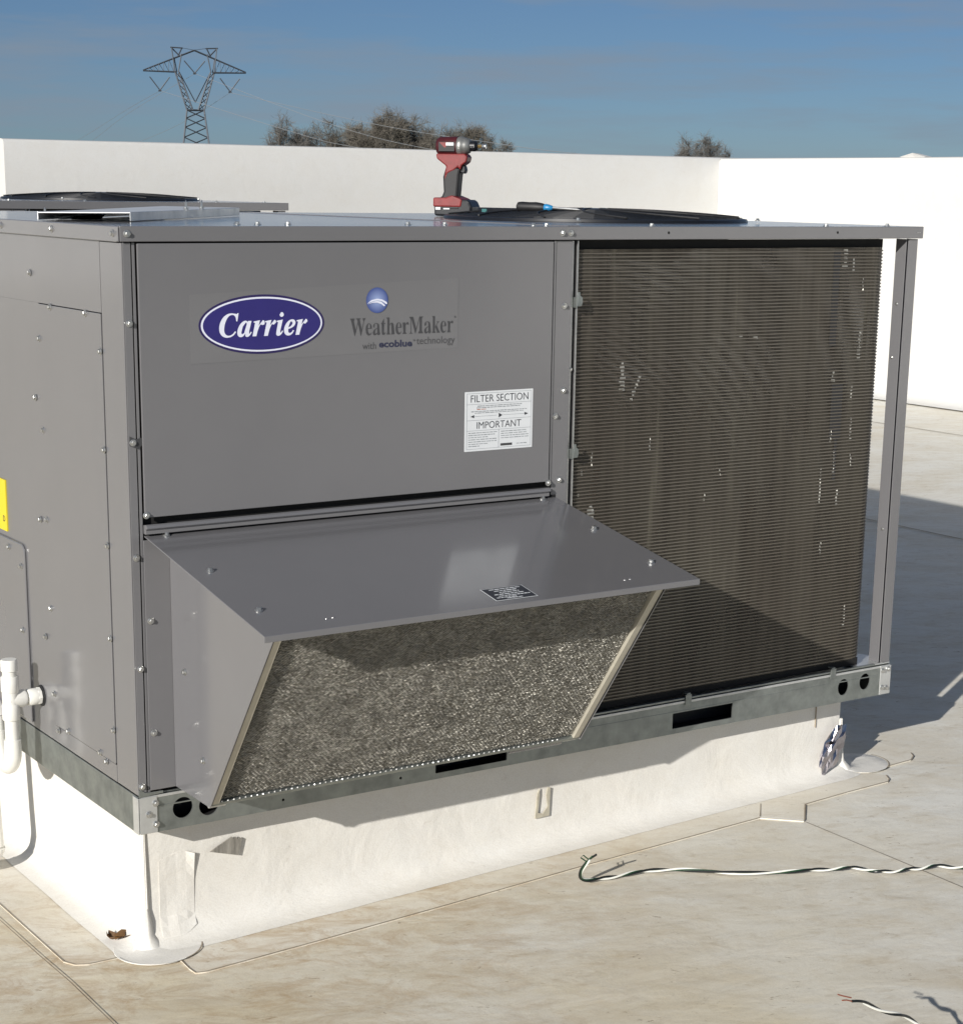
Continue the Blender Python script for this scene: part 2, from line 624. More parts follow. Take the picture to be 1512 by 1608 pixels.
GLYPHS = {
 'carrier': '202,-11 166,-9 133,-2 104,10 79,26 59,47 42,71 30,99 23,130 20,165 22,197 27,230 37,262 49,294 65,323 83,352 105,378 128,401 154,420 196,444 241,458 287,463 317,461 350,456 417,446 425,452 431,463 449,463 420,308 401,310 398,349 390,381 377,406 359,425 336,436 309,439 278,435 249,422 222,401 196,371 173,333 152,287 135,237 126,189 122,142 125,107 135,77 151,53 173,35 199,24 229,20 280,30 326,58 368,105 387,91 335,34 273,0|493,-9 473,-6 455,1 441,14 430,30 423,50 421,73 423,97 427,122 435,147 445,172 457,196 472,220 488,241 505,260 524,276 552,295 579,306 605,310 629,305 645,290 654,265 665,303 737,303 681,108 678,40 691,46 707,61 725,87 739,78 705,30 671,1 637,-9 614,-4 600,10 602,75 585,49 568,28 551,12 533,1 514,-6|533,41 574,67 638,248 635,266 626,277 612,281 539,200 505,81 508,59 517,45|762,0 824,264 815,271 794,273 792,289 927,310 890,189 998,310 1019,305 1031,290 1035,265 1034,251 1025,230 983,220 972,227 941,234 923,212 903,175 870,97 860,67 842,0|1022,0 1085,264 1076,271 1054,273 1053,289 1187,310 1150,189 1259,310 1279,305 1291,290 1296,265 1244,220 1232,227 1202,234 1184,212 1163,175 1141,125 1111,35 1102,0|1428,371 1406,377 1390,393 1384,416 1417,459 1440,459 1460,447 1473,416 1467,393 1460,384|1346,-8 1332,-7 1310,5 1303,15 1299,27 1307,87 1347,264 1338,271 1316,273 1316,289 1447,310 1386,85 1392,42 1404,48 1420,64 1439,90 1452,81 1418,31 1382,2|1578,-9 1551,-6 1527,3 1507,19 1492,40 1483,67 1480,98 1482,122 1488,147 1497,172 1509,196 1523,219 1540,240 1559,260 1579,276 1600,290 1622,301 1645,307 1667,310 1688,308 1706,302 1721,293 1731,280 1738,265 1740,248 1735,222 1721,197 1697,174 1664,153 1622,136 1570,124 1571,60 1587,42 1599,37 1613,36 1638,42 1662,62 1686,95 1705,83 1670,32 1627,1|1575,146 1595,152 1631,171 1660,197 1678,228 1683,244 1647,283 1632,272 1617,252 1601,224 1587,189|1746,0 1809,264 1800,271 1778,273 1777,289 1911,310 1874,189 1983,310 2003,305 2015,290 2019,265 1968,220 1956,227 1926,234 1908,212 1887,175 1865,125 1835,35 1826,0',
 'wm': '171,-11 32,393 -15,439 -15,455 181,455 181,439 148,373 223,153 301,353 281,413 229,439 229,455 439,455 439,439 413,436 398,427 393,412 399,386 474,166 541,369 503,439 503,455 624,455 624,439 575,379 446,-11 428,-11 316,309 190,-11|765,-10 740,-8 717,-1 696,10 677,26 661,45 648,69 638,95 633,125 631,157 633,187 639,215 649,240 662,263 679,282 698,298 720,309 743,316 768,318 804,314 835,301 860,280 879,251 890,216 894,166 728,166 738,97 765,56 811,42 836,47 860,62 881,86 896,73 860,27 816,-1|727,192 813,192 812,241 809,261 804,277 797,288 786,295 772,297 747,286 732,255 727,203|1167,-10 1138,-5 1120,10 1112,35 1080,11 1045,-4 1007,-9 986,-6 967,0 952,11 941,26 934,43 932,63 937,91 951,115 975,136 1010,155 1055,173 1111,190 1111,241 1105,272 1099,282 1089,290 1060,296 1036,293 1021,286 1002,192 976,192 950,212 946,223 945,236 947,252 952,266 961,278 974,290 989,300 1007,308 1027,314 1049,317 1074,318 1117,315 1151,307 1175,292 1192,271 1202,244 1205,210 1232,42 1241,28 1218,7 1193,-6|1111,63 1111,169 1066,151 1039,123 1030,84 1034,56 1045,39|1379,-9 1355,-7 1336,-1 1322,10 1312,26 1306,46 1304,71 1304,279 1276,279 1276,300 1324,347 1361,389 1385,424 1400,424 1400,310 1463,310 1463,279 1400,279 1400,82 1424,40 1438,44 1451,56 1462,75 1478,66 1453,24 1421,-1|1502,0 1502,16 1537,56 1537,399 1503,440 1503,455 1632,455 1632,267 1659,295 1691,313 1727,318 1776,306 1805,271 1815,212 1848,16 1848,0 1686,0 1686,16 1707,21 1716,34 1719,56 1699,270 1687,271 1667,267 1649,255 1632,235 1632,56 1664,16 1664,0|2019,-10 1994,-8 1971,-1 1950,10 1931,26 1915,45 1902,69 1892,95 1886,125 1884,157 1887,187 1893,215 1903,240 1916,263 1933,282 1952,298 1974,309 1997,316 2022,318 2058,314 2089,301 2114,280 2133,251 2144,216 2148,166 1982,166 1992,97 2019,56 2064,42 2090,47 2113,62 2135,86 2150,73 2113,27 2070,-1|1981,192 2066,192 2066,241 2063,261 2058,277 2051,288 2040,295 2026,297 2001,286 1986,255 1981,203|2184,0 2184,16 2218,56 2186,293 2187,310 2312,310 2312,252 2324,272 2338,288 2353,301 2369,311 2384,316 2399,318 2416,317 2430,312 2441,304 2449,293 2454,281 2444,234 2345,258 2336,252 2321,228 2316,211 2315,192 2315,56 2363,16 2363,0|2467,0 2467,17 2503,24 2515,32 2522,43 2527,58 2529,79 2529,382 2468,439 2468,455 2638,455 2770,142 2903,455 3071,455 3071,439 3051,436 3036,430 3026,423 3019,412 3015,397 3013,378 3013,85 3070,17 3070,0 2849,0 2849,17 2908,83 2908,399 2741,0 2723,0 2559,389 2559,80 2560,57 2565,41 2573,30 2585,23 2601,19 2623,17 2623,0|3342,-10 3313,-5 3295,10 3287,35 3256,11 3221,-4 3183,-9 3161,-6 3143,0 3128,11 3116,26 3110,43 3107,63 3112,91 3127,115 3151,136 3185,155 3230,173 3286,190 3286,241 3285,258 3281,272 3274,282 3264,290 3235,296 3211,293 3196,286 3209,220 3152,192 3141,196 3125,212 3120,236 3122,252 3128,266 3149,290 3164,300 3182,308 3202,314 3225,317 3249,318 3292,315 3326,307 3351,292 3367,271 3377,244 3380,210 3408,42 3416,28 3393,7 3369,-6|3286,63 3286,169 3241,151 3214,123 3206,84 3209,56 3220,39|3449,0 3449,16 3484,56 3484,398 3464,438 3451,439 3452,455 3579,455 3579,169 3658,248 3675,278 3671,287 3659,292 3637,293 3637,310 3776,310 3776,293 3751,289 3728,278 3706,260 3653,209 3777,34 3786,24 3796,18 3807,16 3807,0 3642,0 3642,16 3660,18 3668,23 3594,147 3579,134 3579,56 3611,16 3611,0|3944,-10 3919,-8 3896,-1 3874,10 3856,26 3840,45 3827,69 3817,95 3811,125 3809,157 3811,187 3817,215 3827,240 3841,263 3857,282 3877,298 3898,309 3922,316 3947,318 3983,314 4013,301 4039,280 4057,251 4069,216 4073,166 3907,166 3916,97 3944,56 3989,42 4015,47 4038,62 4060,86 4075,73 4038,27 3995,-1|3906,192 3991,192 3988,261 3983,277 3976,288 3965,295 3951,297 3926,286 3911,255 3906,203|4109,0 4109,16 4143,56 4143,252 4111,293 4111,310 4236,310 4236,252 4249,272 4263,288 4278,301 4293,311 4309,316 4324,318 4341,317 4355,312 4366,304 4374,293 4379,281 4369,234 4261,252 4245,228 4241,211 4240,192 4240,56 4249,25 4288,16 4288,0',
}
# ------------------------------------------------------------------ setting: ground, roof, parapets
W_UNIT = 1.40
L_UNIT = 1.852
H_UNIT = 1.051

g = G()
g.quad((-4000, -4000, -7.0), (4000, -4000, -7.0), (4000, 4000, -7.0), (-4000, 4000, -7.0))
struct(mk('ground', g, 'field'))

# the roof sheet, falling gently to the left, fine enough to carry slight waves
g = G()
nx, ny = 156, 162
xs = [-60.0, -45.0, -32.0, -24.0, -18.0, -15.0] + [-13.0 + (6.99 + 13.0) * i / 150 for i in range(151)]
ys = [-50.0, -38.0, -28.0, -22.0, -18.0, -16.0] + [-14.0 + (6.6 + 14.0) * j / 150 for j in range(151)] + [8.0, 11.0, 15.0, 20.0, 26.0, 30.2]
vs = []
for y in ys:
    for x in xs:
        amp = 0.004
        d = max(abs(x - 0.9) - 1.3, abs(y - 0.4) - 1.2, 0.0)
        k = min(1.0, d / 0.5)
        vs.append((x, y, roofz(x) + k * amp * noise.noise(Vector((x * 0.9, y * 0.9, 0.3)))))
fs = []
for j in range(ny):
    for i in range(nx):
        cx, cy = (xs[i] + xs[i + 1]) / 2, (ys[j] + ys[j + 1]) / 2
        if cy > 6.6 and cx > 2.35:
            continue                                    # outside the back parapet
        a = j * (nx + 1) + i
        fs.append((a, a + 1, a + nx + 2, a + nx + 1))
g.add(vs, fs)
roof = struct(mk('roof', g, 'roof_membrane', smooth=True))


def ribbon(name, pts, wd, dz, m, parent, th=0.0):
    """A narrow strip lying on the roof along pts (x, y)."""
    g = G()
    P = [Vector((p[0], p[1], 0)) for p in pts]
    vs, fs = [], []
    for i, p in enumerate(P):
        d = (P[min(i + 1, len(P) - 1)] - P[max(i - 1, 0)]).normalized()
        s = Vector((-d.y, d.x, 0))
        ww = wd * (0.75 + 0.5 * abs(noise.noise(p * 7)))
        for sg in (-1, 1):
            q = p + s * sg * ww / 2
            vs.append((q.x, q.y, roofz(q.x) + dz + (th if sg > 0 else 0)))
    for i in range(len(P) - 1):
        fs.append((2 * i, 2 * i + 1, 2 * i + 3, 2 * i + 2))
    g.add(vs, fs)
    return mk(name, g, m, parent)


def dens(pts, step=0.03):
    out = []
    for a, b in zip(pts[:-1], pts[1:]):
        n = max(1, int(math.hypot(b[0] - a[0], b[1] - a[1]) / step))
        out += [(a[0] + (b[0] - a[0]) * i / n, a[1] + (b[1] - a[1]) * i / n) for i in range(n)]
    return out + [pts[-1]]


# dirt-filled laps between the membrane sheets of the roof
for pts in ([(-0.147, 2.6), (-0.1473, 0.5562), (-0.1427, 0.3476), (-0.1395, 0.1542), (-0.1351, 0.0105), (-0.1365, -0.1784), (-0.1363, -0.3223), (-0.137, -3.0)],
            [(1.4744, -0.1382), (1.4725, -0.3975), (1.47, -0.591), (1.4657, -0.7343), (1.46, -3.0)],
            [(4.03, -8), (4.03, 6.0)], [(5.98, -8), (6.0, 6.2)], [(2.6, -8), (2.6, -0.9)]):
    ribbon('membrane_seam', dens(pts, 0.05), 0.0028 if pts[0][0] < 2 else 0.010, 0.004, 'seam_dirt', roof)


def wall_box(name, x0, x1, y0, y1, z1, face, label):
    """Parapet with membrane faces: gentle waves in the skin, coved foot, rounded top edge."""
    t = thing(name, label, 'parapet wall', ((x0 + x1) / 2, (y0 + y1) / 2, roofz((x0 + x1) / 2)))
    ox, oy, oz = t.location
    g = G()
    # face runs along u; n = outward
    if face == '-y':
        u0, u1, nrm, along = x0, x1, Vector((0, -1, 0)), Vector((1, 0, 0))
        base = Vector((0, y0, 0))
    else:
        u0, u1, nrm, along = y0, y1, Vector((-1, 0, 0)), Vector((0, 1, 0))
        base = Vector((x0, 0, 0))
    nu = max(12, int((u1 - u0) / 0.12))
    prof = [(0.16, 0.003), (0.10, 0.006), (0.05, 0.02), (0.02, 0.05), (0.0, 0.12), (0, 0.3), (0, 0.5), (0, 0.7), (0, 0.9), (0, 1.1), (0, 1.22)]
    vs = []
    rows = []
    for off, h in prof:
        rows.append((off, h, None))
    for i in range(nu + 1):
        u = u0 + (u1 - u0) * i / nu
        for k, (off, h, _) in enumerate(rows):
            p = base + along * u
            zr = roofz(p.x)
            wv = 0.006 * noise.noise(Vector((u * 1.7, h * 2.1, x0))) * (1 if 4 <= k <= 9 else 0.2)
            q = p + nrm * (off + wv)
            hh = zr + h if k < 10 else z1 - 0.02
            if 4 <= k < 10:
                hh = zr + 0.12 + (z1 - 0.02 - zr - 0.12) * (k - 4) / 6
            vs.append((q.x - ox, q.y - oy, hh - oz))
        q = base + along * u - nrm * 0.012
        vs.append((q.x - ox, q.y - oy, z1 - 0.004 - oz))
        q = base + along * u - nrm * 0.04
        zt = z1 + 0.004 * noise.noise(Vector((u * 1.1, 3.3, 0)))
        vs.append((q.x - ox, q.y - oy, zt - oz))
        q = base + along * u - nrm * 0.30
        vs.append((q.x - ox, q.y - oy, zt - oz))
        vs.append((q.x - ox, q.y - oy, roofz(q.x) - 6.0 - oz))
    m = len(rows) + 4
    fs = []
    for i in range(nu):
        for k in range(m - 1):
            fs.append((i * m + k, i * m + k + 1, (i + 1) * m + k + 1, (i + 1) * m + k))
    fs.append(tuple(range(m)))
    fs.append(tuple(range((nu) * m + m - 1, nu * m - 1, -1)))
    g.add(vs, fs)
    mk('wall_skin', g, 'wall_membrane', t, smooth=True)
    return t


XW, YW = 6.822, 6.449
pr = wall_box('parapet_wall', XW, XW + 0.3, -9.0, YW, 1.3205, '-x', 'bright white parapet wall on the right, running behind the coil end of the unit')
pb = wall_box('parapet_wall', 2.1116, XW + 0.3, YW, YW + 0.3, 1.325, '-y', 'long white parapet wall along the back of the roof, below the trees and pylon')
pl = wall_box('parapet_wall', 2.1116, 2.4116, YW + 0.3, 30.0, 1.325, '-x', 'sliver of white parapet wall turning away at the far left edge of the photo')
wall_box('parapet_wall', -60.0, 2.4, 30.0, 30.3, 1.325, '-y', 'unseen white parapet wall far back on the left, added to brighten the unit side by reflection')  # added out of view as a white surface to reflect in the unit's side
# folded lap of membrane standing up from the top of the right-hand wall
g = G()
g.add([(0, -0.105, 0), (0.05, -0.105, 0), (0, 0.0, 0.022), (0.05, 0, 0.02), (0, 0.1, 0), (0.05, 0.1, 0), (0.02, 0.0, -0.01)],
      [(0, 2, 3, 1), (2, 4, 5, 3), (0, 6, 2), (2, 6, 4), (1, 3, 6), (3, 5, 6)])
o = tag(mk('membrane_fold', g, 'wall_membrane'), 'small peaked white fold of membrane on top of the right parapet', 'membrane fold')
o.location = (6.862, 4.828, 1.322)

# ------------------------------------------------------------------ the curb the unit sits on


def curb(x0, x1, y0, y1, ztop, label, dy=0.0):
    t = thing('roof_curb', label, 'roof curb', ((x0 + x1) / 2, (y0 + y1) / 2, roofz((x0 + x1) / 2)))
    ox, oy, oz = t.location
    prof = [(0.0, None, 0.0), (0.0, None, 0.12), (0.0, None, 0.3), (0.0, None, 0.5), (0.0, None, 0.7), (0.001, 0.05, 1), (0.006, 0.032, 1), (0.014, 0.019, 1),
            (0.026, 0.010, 1), (0.040, 0.0058, 1), (0.058, 0.0036, 1)]
    rings = []
    g = G()
    for k, (off, h, fr) in enumerate(prof):
        pts = []
        r = 0.010 + off
        base = round_rect(x0 - off, x1 + off, y0 - off, y1 + off, r, 6)
        # subdivide the long edges
        dense = []
        for i in range(len(base)):
            a, b = base[i], base[(i + 1) % len(base)]
            ln = math.hypot(b[0] - a[0], b[1] - a[1])
            n = max(1, int(round(ln / 0.035))) if ln > 0.2 else 1
            dense += [(a[0] + (b[0] - a[0]) * q / n, a[1] + (b[1] - a[1]) * q / n) for q in range(n)]
        rings.append(dense)
    n0 = len(rings[0])
    n = min(len(r) for r in rings)
    # identical counts: sample each ring by the densest ring's parameter
    vs = []
    for k, (off, h, fr) in enumerate(prof):
        ring = rings[k]
        for i in range(n0):
            s = i * len(ring) / n0
            a, b = ring[int(s) % len(ring)], ring[(int(s) + 1) % len(ring)]
            f = s - int(s)
            x, y = a[0] + (b[0] - a[0]) * f, a[1] + (b[1] - a[1]) * f
            rz_ = roofz(x)
            z = rz_ + h if h is not None else ztop + (rz_ + 0.05 - ztop) * fr
            wv = 0.0032 * noise.noise(Vector((x * 6, y * 6, z * 9))) + 0.0018 * noise.noise(Vector((x * 17, y * 17, z * 6)))
            if x < 0.17 and y < 0.2:
                wv *= 0.15
            dx, dy_ = x - (x0 + x1) / 2, y - (y0 + y1) / 2
            if abs(dx) / (x1 - x0) > abs(dy_) / (y1 - y0):
                x += math.copysign(wv, dx) * (1 if k > 0 else 0)
            else:
                y += math.copysign(wv, dy_) * (1 if k > 0 else 0)
            vs.append((x - ox, y - oy, z - oz))
    fs = []
    for k in range(len(prof) - 1):
        for i in range(n0):
            j = (i + 1) % n0
            fs.append((k * n0 + i, k * n0 + j, (k + 1) * n0 + j, (k + 1) * n0 + i))
    fs.append(tuple(range(n0)))
    g.add(vs, fs)
    mk('membrane_wrap', g, 'curb_membrane', t, smooth=True)
    return t


cb = curb(0.035, 1.776, 0.070, W_UNIT - 0.07, -0.001, 'white membrane-wrapped curb under the big grey rooftop unit in front')
curb(0.035, 1.776, 3.00, 2.93 + W_UNIT - 0.07, 0.006, 'white membrane-wrapped curb under the second unit at the back')


def off(t, x, y, z):
    return (x - t.location.x, y - t.location.y, z - t.location.z)


# flange of clean membrane welded to the roof round the curb
def sheet(name, poly, dz, m, parent):
    g = G()
    top = [off(parent, x, y, roofz(x) + dz) for x, y in poly]
    bot = [off(parent, x, y, roofz(x) + 0.0005) for x, y in poly]
    n = len(poly)
    g.add(top + bot, [tuple(range(n))] + [(i, i + n, (i + 1) % n + n, (i + 1) % n) for i in range(n)])
    return mk(name, g, m, parent)


F1 = [(-0.116, 1.5), (-0.1159, 0.4232), (-0.1142, 0.2548), (-0.1126, 0.0984), (-0.1006, 0.0735), (-0.0788, 0.0616), (-0.0196, 0.0568), (0.06, 0.09), (0.06, 1.5)]
F2 = [(0.04, 0.08), (0.0637, -0.0217), (0.0612, -0.0595), (0.0626, -0.0831), (0.0816, -0.09), (0.3085, -0.0877), (0.5913, -0.0818), (0.9387, -0.070), (1.2077, -0.0673),
      (1.4121, -0.0649), (1.476, -0.1345), (1.4798, -0.1323), (1.5509, -0.0587), (1.6833, -0.0543), (1.8117, -0.0544), (1.8271, -0.0434), (1.8407, -0.0199), (1.78, 0.10)]
F3 = [(1.74, 0.10), (1.8911, 0.0234), (1.93, 0.0245), (1.9693, 0.0255), (1.9954, 0.0423), (2.0083, 0.0629), (2.0083, 1.5), (1.74, 1.5)]
sheet('flange_sheet', F1, 0.0026, 'apron_membrane', cb)
sheet('flange_sheet', F2, 0.0030, 'apron_membrane', cb)
sheet('flange_sheet', F3, 0.0034, 'apron_membrane', cb)


def cribbon(name, pts, wd, dz, m):
    o = ribbon(name, dens(pts, 0.02), wd, dz, m, None)
    o.parent = cb
    o.location = (-cb.location.x, -cb.location.y, -cb.location.z)
    return o


cribbon('lap_edge', F1[:7], 0.0026, 0.0042, 'seam_dirt')
cribbon('lap_edge', F2[1:10], 0.0026, 0.0046, 'seam_dirt')
cribbon('lap_edge', F2[11:17], 0.0032, 0.0046, 'seam_dirt')
cribbon('lap_edge', F3[1:6], 0.0032, 0.0048, 'seam_dirt')
cribbon('weld_bead', [(1.4121, -0.0649), (1.476, -0.1345)], 0.005, 0.0056, 'weld_bead')
cribbon('weld_bead', [(1.4121, -0.0649), (1.472, 0.0)], 0.0016, 0.0050, 'seam_dirt')


def boot(cx, cy, r, bead0, bead1, arc0, arc1, top, corner):
    """Round corner patch on the roof with a skirt rising to the curb corner."""
    g = G()
    n = 40
    ringr = [(1.0, 0.0038), (0.99, 0.0048), (0.8, 0.0050), (0.55, 0.0056), (0.36, 0.0095), (0.19, 0.030), (0.09, 0.08), (0.055, top)]
    vs = []
    for k, (f, h) in enumerate(ringr):
        for i in range(n):
            a = 2 * math.pi * i / n
            b = 1 - f
            x = (cx + r * f * math.cos(a)) * (1 if f > 0.5 else 1)
            y = cy + r * f * math.sin(a)
            tt = min(1.0, b / 0.72)
            x += (corner[0] - cx) * tt
            y += (corner[1] - cy) * tt
            wv = 0.003 * noise.noise(Vector((a * 2.0, h * 20, cx))) if k > 2 else 0
            vs.append(off(cb, x + wv, y + wv, roofz(x) + h))
    fs = [(k * n + i, k * n + (i + 1) % n, (k + 1) * n + (i + 1) % n, (k + 1) * n + i) for k in range(len(ringr) - 1) for i in range(n)]
    fs.append(tuple(range((len(ringr) - 1) * n, len(ringr) * n)))
    g.add(vs, fs)
    mk('corner_boot', g, 'curb_membrane', cb, smooth=True)
    P = lambda a: (cx + (r + 0.001) * math.cos(R(a)), cy + (r + 0.001) * math.sin(R(a)))
    cribbon('weld_bead', [P(bead0 + (bead1 - bead0) * i / 16) for i in range(17)], 0.0042, 0.0068, 'weld_bead')
    cribbon('lap_edge', [P(arc0 + (arc1 - arc0) * i / 16) for i in range(17)], 0.003, 0.0058, 'seam_dirt')


boot(0.053, 0.058, 0.080, 185, 285, -75, 40, 0.243, (0.036, 0.071))
boot(1.850, 0.082, 0.072, 170, 290, -70, 20, 0.130, (1.775, 0.071))

# loose flap of membrane on the curb's front by the near corner, its right edge lifting
g = G()
cols = [(0.064, -0.083, -0.228), (0.078, -0.079, -0.232), (0.098, -0.074, -0.232), (0.118, -0.0735, -0.226), (0.1335, -0.0785, -0.217)]
vs = []
nr = 9
for i, (x, zt, zb) in enumerate(cols):
    for k in range(nr):
        f = k / (nr - 1)
        z = zt + (zb - zt) * f
        lift = 0.0014 + (0.005 * max(0, 1 - f * 3.0) if i == 4 else 0) + (0.0006 if i == 4 else 0) + 0.0006 * math.sin(4 * f + 2 * i)
        flare = 0.0 if z > -0.20 else (-0.20 - z) * 0.5
        vs.append(off(cb, x, 0.070 - lift - flare, z))
fs = [(i * nr + k, i * nr + k + 1, (i + 1) * nr + k + 1, (i + 1) * nr + k) for i in range(4) for k in range(nr - 1)]
g.add(vs, fs)
o = mk('membrane_flap', g, 'curb_membrane', cb)
s_ = o.modifiers.new('thick', 'SOLIDIFY')
s_.thickness = 0.0009
# rolled fold up the corner
g = G()
g.tube([off(cb, 0.0390 + 0.0012 * math.sin(i * 1.1), 0.0705 + 0.001 * math.cos(i * 0.8), -0.002 - 0.0225 * i) for i in range(11)], [0.002, 0.0026, 0.003, 0.0027, 0.0032, 0.0028, 0.0032, 0.0036, 0.005, 0.0075, 0.011], 10)
mk('corner_fold', g, 'curb_membrane', cb, smooth=True)
# lap joint near the right end of the curb
g = G()
g.box(1.690 - cb.location.x, 1.6912 - cb.location.x, 0.0655 - cb.location.y, 0.0685 - cb.location.y, -0.075 - cb.location.z, -0.004 - cb.location.z)
mk('lap_edge', g, 'seam_dirt', cb)

# bits stuck to the curb
g = G()
q = [(0.1646, -0.0826), (0.2093, -0.0611), (0.2135, -0.0655), (0.2175, -0.0625), (0.2215, -0.068), (0.2255, -0.065), (0.2302, -0.0687), (0.2217, -0.0999)]
g.prism(q, 'y', 0.0625, 0.0650)
tag(mk('tape_scrap', g, 'tape'), 'torn grey tape scrap stuck on the white curb near its left corner', 'tape')
g = G()
g.prism([(0.9027, -0.1519), (0.9075, -0.1000), (0.912, -0.0880), (0.913, -0.104), (0.9095, -0.140), (0.922, -0.1450), (0.9345, -0.1300), (0.930, -0.105), (0.934, -0.0885), (0.94, -0.0902), (0.939, -0.1420), (0.9385, -0.1514)], 'y', 0.0628, 0.0650)
tag(mk('adhesive_scrap', g, 'residue'), 'pale U-shaped scrap of torn adhesive on the middle of the white curb', 'adhesive scrap')

# crumpled foil at the right end
bm = bmesh.new()
bmesh.ops.create_icosphere(bm, subdivisions=3, radius=1.0)
for v in bm.verts:
    c = v.co.copy()
    k = 1 + 0.35 * noise.cell(c * 2.3) + 0.25 * noise.noise(c * 3.1)
    v.co = Vector((c.x * 0.026 * k, c.y * 0.013 * k, c.z * 0.046 * k))
    v.co.x += v.co.z * 0.42
me = bpy.data.meshes.new('foil')
bm.to_mesh(me)
bm.free()
me.materials.append(MAT['foil'])
o = tag(link('crumpled_foil', me), 'crumpled shiny silver foil stuck to the right end of the curb', 'foil')
o.location = (1.737, 0.052, -0.128)
# ------------------------------------------------------------------ the rooftop unit
L, H, W = L_UNIT, H_UNIT, W_UNIT


def fan_guard(u):
    cx, cy, z = 1.42, 0.60, H
    g = G()
    g.lathe([(0.0, 0.35), (0.006, 0.348), (0.008, 0.335), (0.008, 0.31), (-0.02, 0.305)], (cx, cy, z), (0, 0, 1), 40)
    mk('fan_ring', g, 'gloss_black', u, smooth=True)
    g = G()
    n = 48
    for k in range(18):
        r = 0.335 - k * 0.0165
        h = 0.017 * (1 - (r / 0.36) ** 2) + 0.005
        vs, fs = [], []
        for i in range(n):
            a = 2 * math.pi * i / n
            for dr, dz in ((-0.0016, -0.005), (0.0016, -0.005), (0.0016, 0.002), (-0.0016, 0.002)):
                vs.append((cx + (r + dr) * math.cos(a), cy + (r + dr) * math.sin(a), z + h + dz))
        for i in range(n):
            j = (i + 1) % n
            for q in range(4):
                fs.append((4 * i + q, 4 * j + q, 4 * j + (q + 1) % 4, 4 * i + (q + 1) % 4))
        g.add(vs, fs)
    gd = mk('fan_guard', g, 'gloss_black', u)
    for k in range(12):
        a = 2 * math.pi * k / 12 + 0.1
        g = G()
        path = []
        for i in range(7):
            r = 0.04 + 0.30 * i / 6
            h = 0.017 * (1 - (r / 0.36) ** 2) + 0.008
            aa = a + 0.5 * (i / 6) ** 1.5
            path.append((cx + r * math.cos(aa), cy + r * math.sin(aa), z + h))
        g.tube(path, 0.0022, 6)
        mk('guard_spoke', g, 'matte_black', gd)
    g = G()
    g.lathe([(0.020, 0.07), (0.024, 0.066), (0.026, 0.02)], (cx, cy, z), (0, 0, 1), 24)
    mk('guard_hub', g, 'gloss_black', gd, smooth=True)
    # fan: blades and motor below the guard
    for k in range(4):
        a = k * math.pi / 2 + 0.4
        g = G()
        vs = []
        for i in range(5):
            r = 0.06 + 0.055 * i
            for s, dz in ((-1, -0.03), (1, 0.02)):
                aa = a + s * 0.38
                vs.append((cx + r * math.cos(aa), cy + r * math.sin(aa), z - 0.055 + dz))
        g.add(vs, [(2 * i, 2 * i + 1, 2 * i + 3, 2 * i + 2) for i in range(4)])
        mk('fan_blade', g, 'matte_black', u)
    for s in (0.35, -0.35):
        screw(u, (cx + s * 0.72, cy - 0.275, H + 0.004), (0, 0, 1))


def top_cover(u, simple=False):
    # top sheet with a real opening for the fan
    outer = [(-0.004, -0.004), (L + 0.003, -0.004), (L + 0.003, W + 0.004), (-0.004, W + 0.004)]
    plate('top_cover', outer, [circle(1.42, 0.60, 0.315, 40)], 'z', H - 0.0035, H - 0.0005, 'paint', u)
    g = G()
    g.box(-0.004, L + 0.003, -0.006, -0.0035, H - 0.0255, H - 0.0006)
    mk('top_front_lip', g, 'paint', u, bevel=0.0012)
    g = G()
    g.prism([(-0.003, H - 0.0262), (-0.003, H - 0.0008), (W, H - 0.0008), (W, H - 0.0262), (0.006, H - 0.0262), (0.0, H - 0.0248)], 'x', -0.0065, -0.0038)
    mk('top_side_lip', g, 'paint', u, bevel=0.0012)
    g = G()
    g.box(L + 0.0002, L + 0.0028, -0.003, W, H - 0.0255, H - 0.004)
    mk('top_side_lip', g, 'paint', u, bevel=0.001)
    # the hem where two top sheets overlap, and stiffening beads
    g = G()
    g.box(0.905, 0.935, 0.004, W - 0.01, H - 0.001, H + 0.0012)
    mk('top_hem', g, 'paint', u, bevel=0.0008)


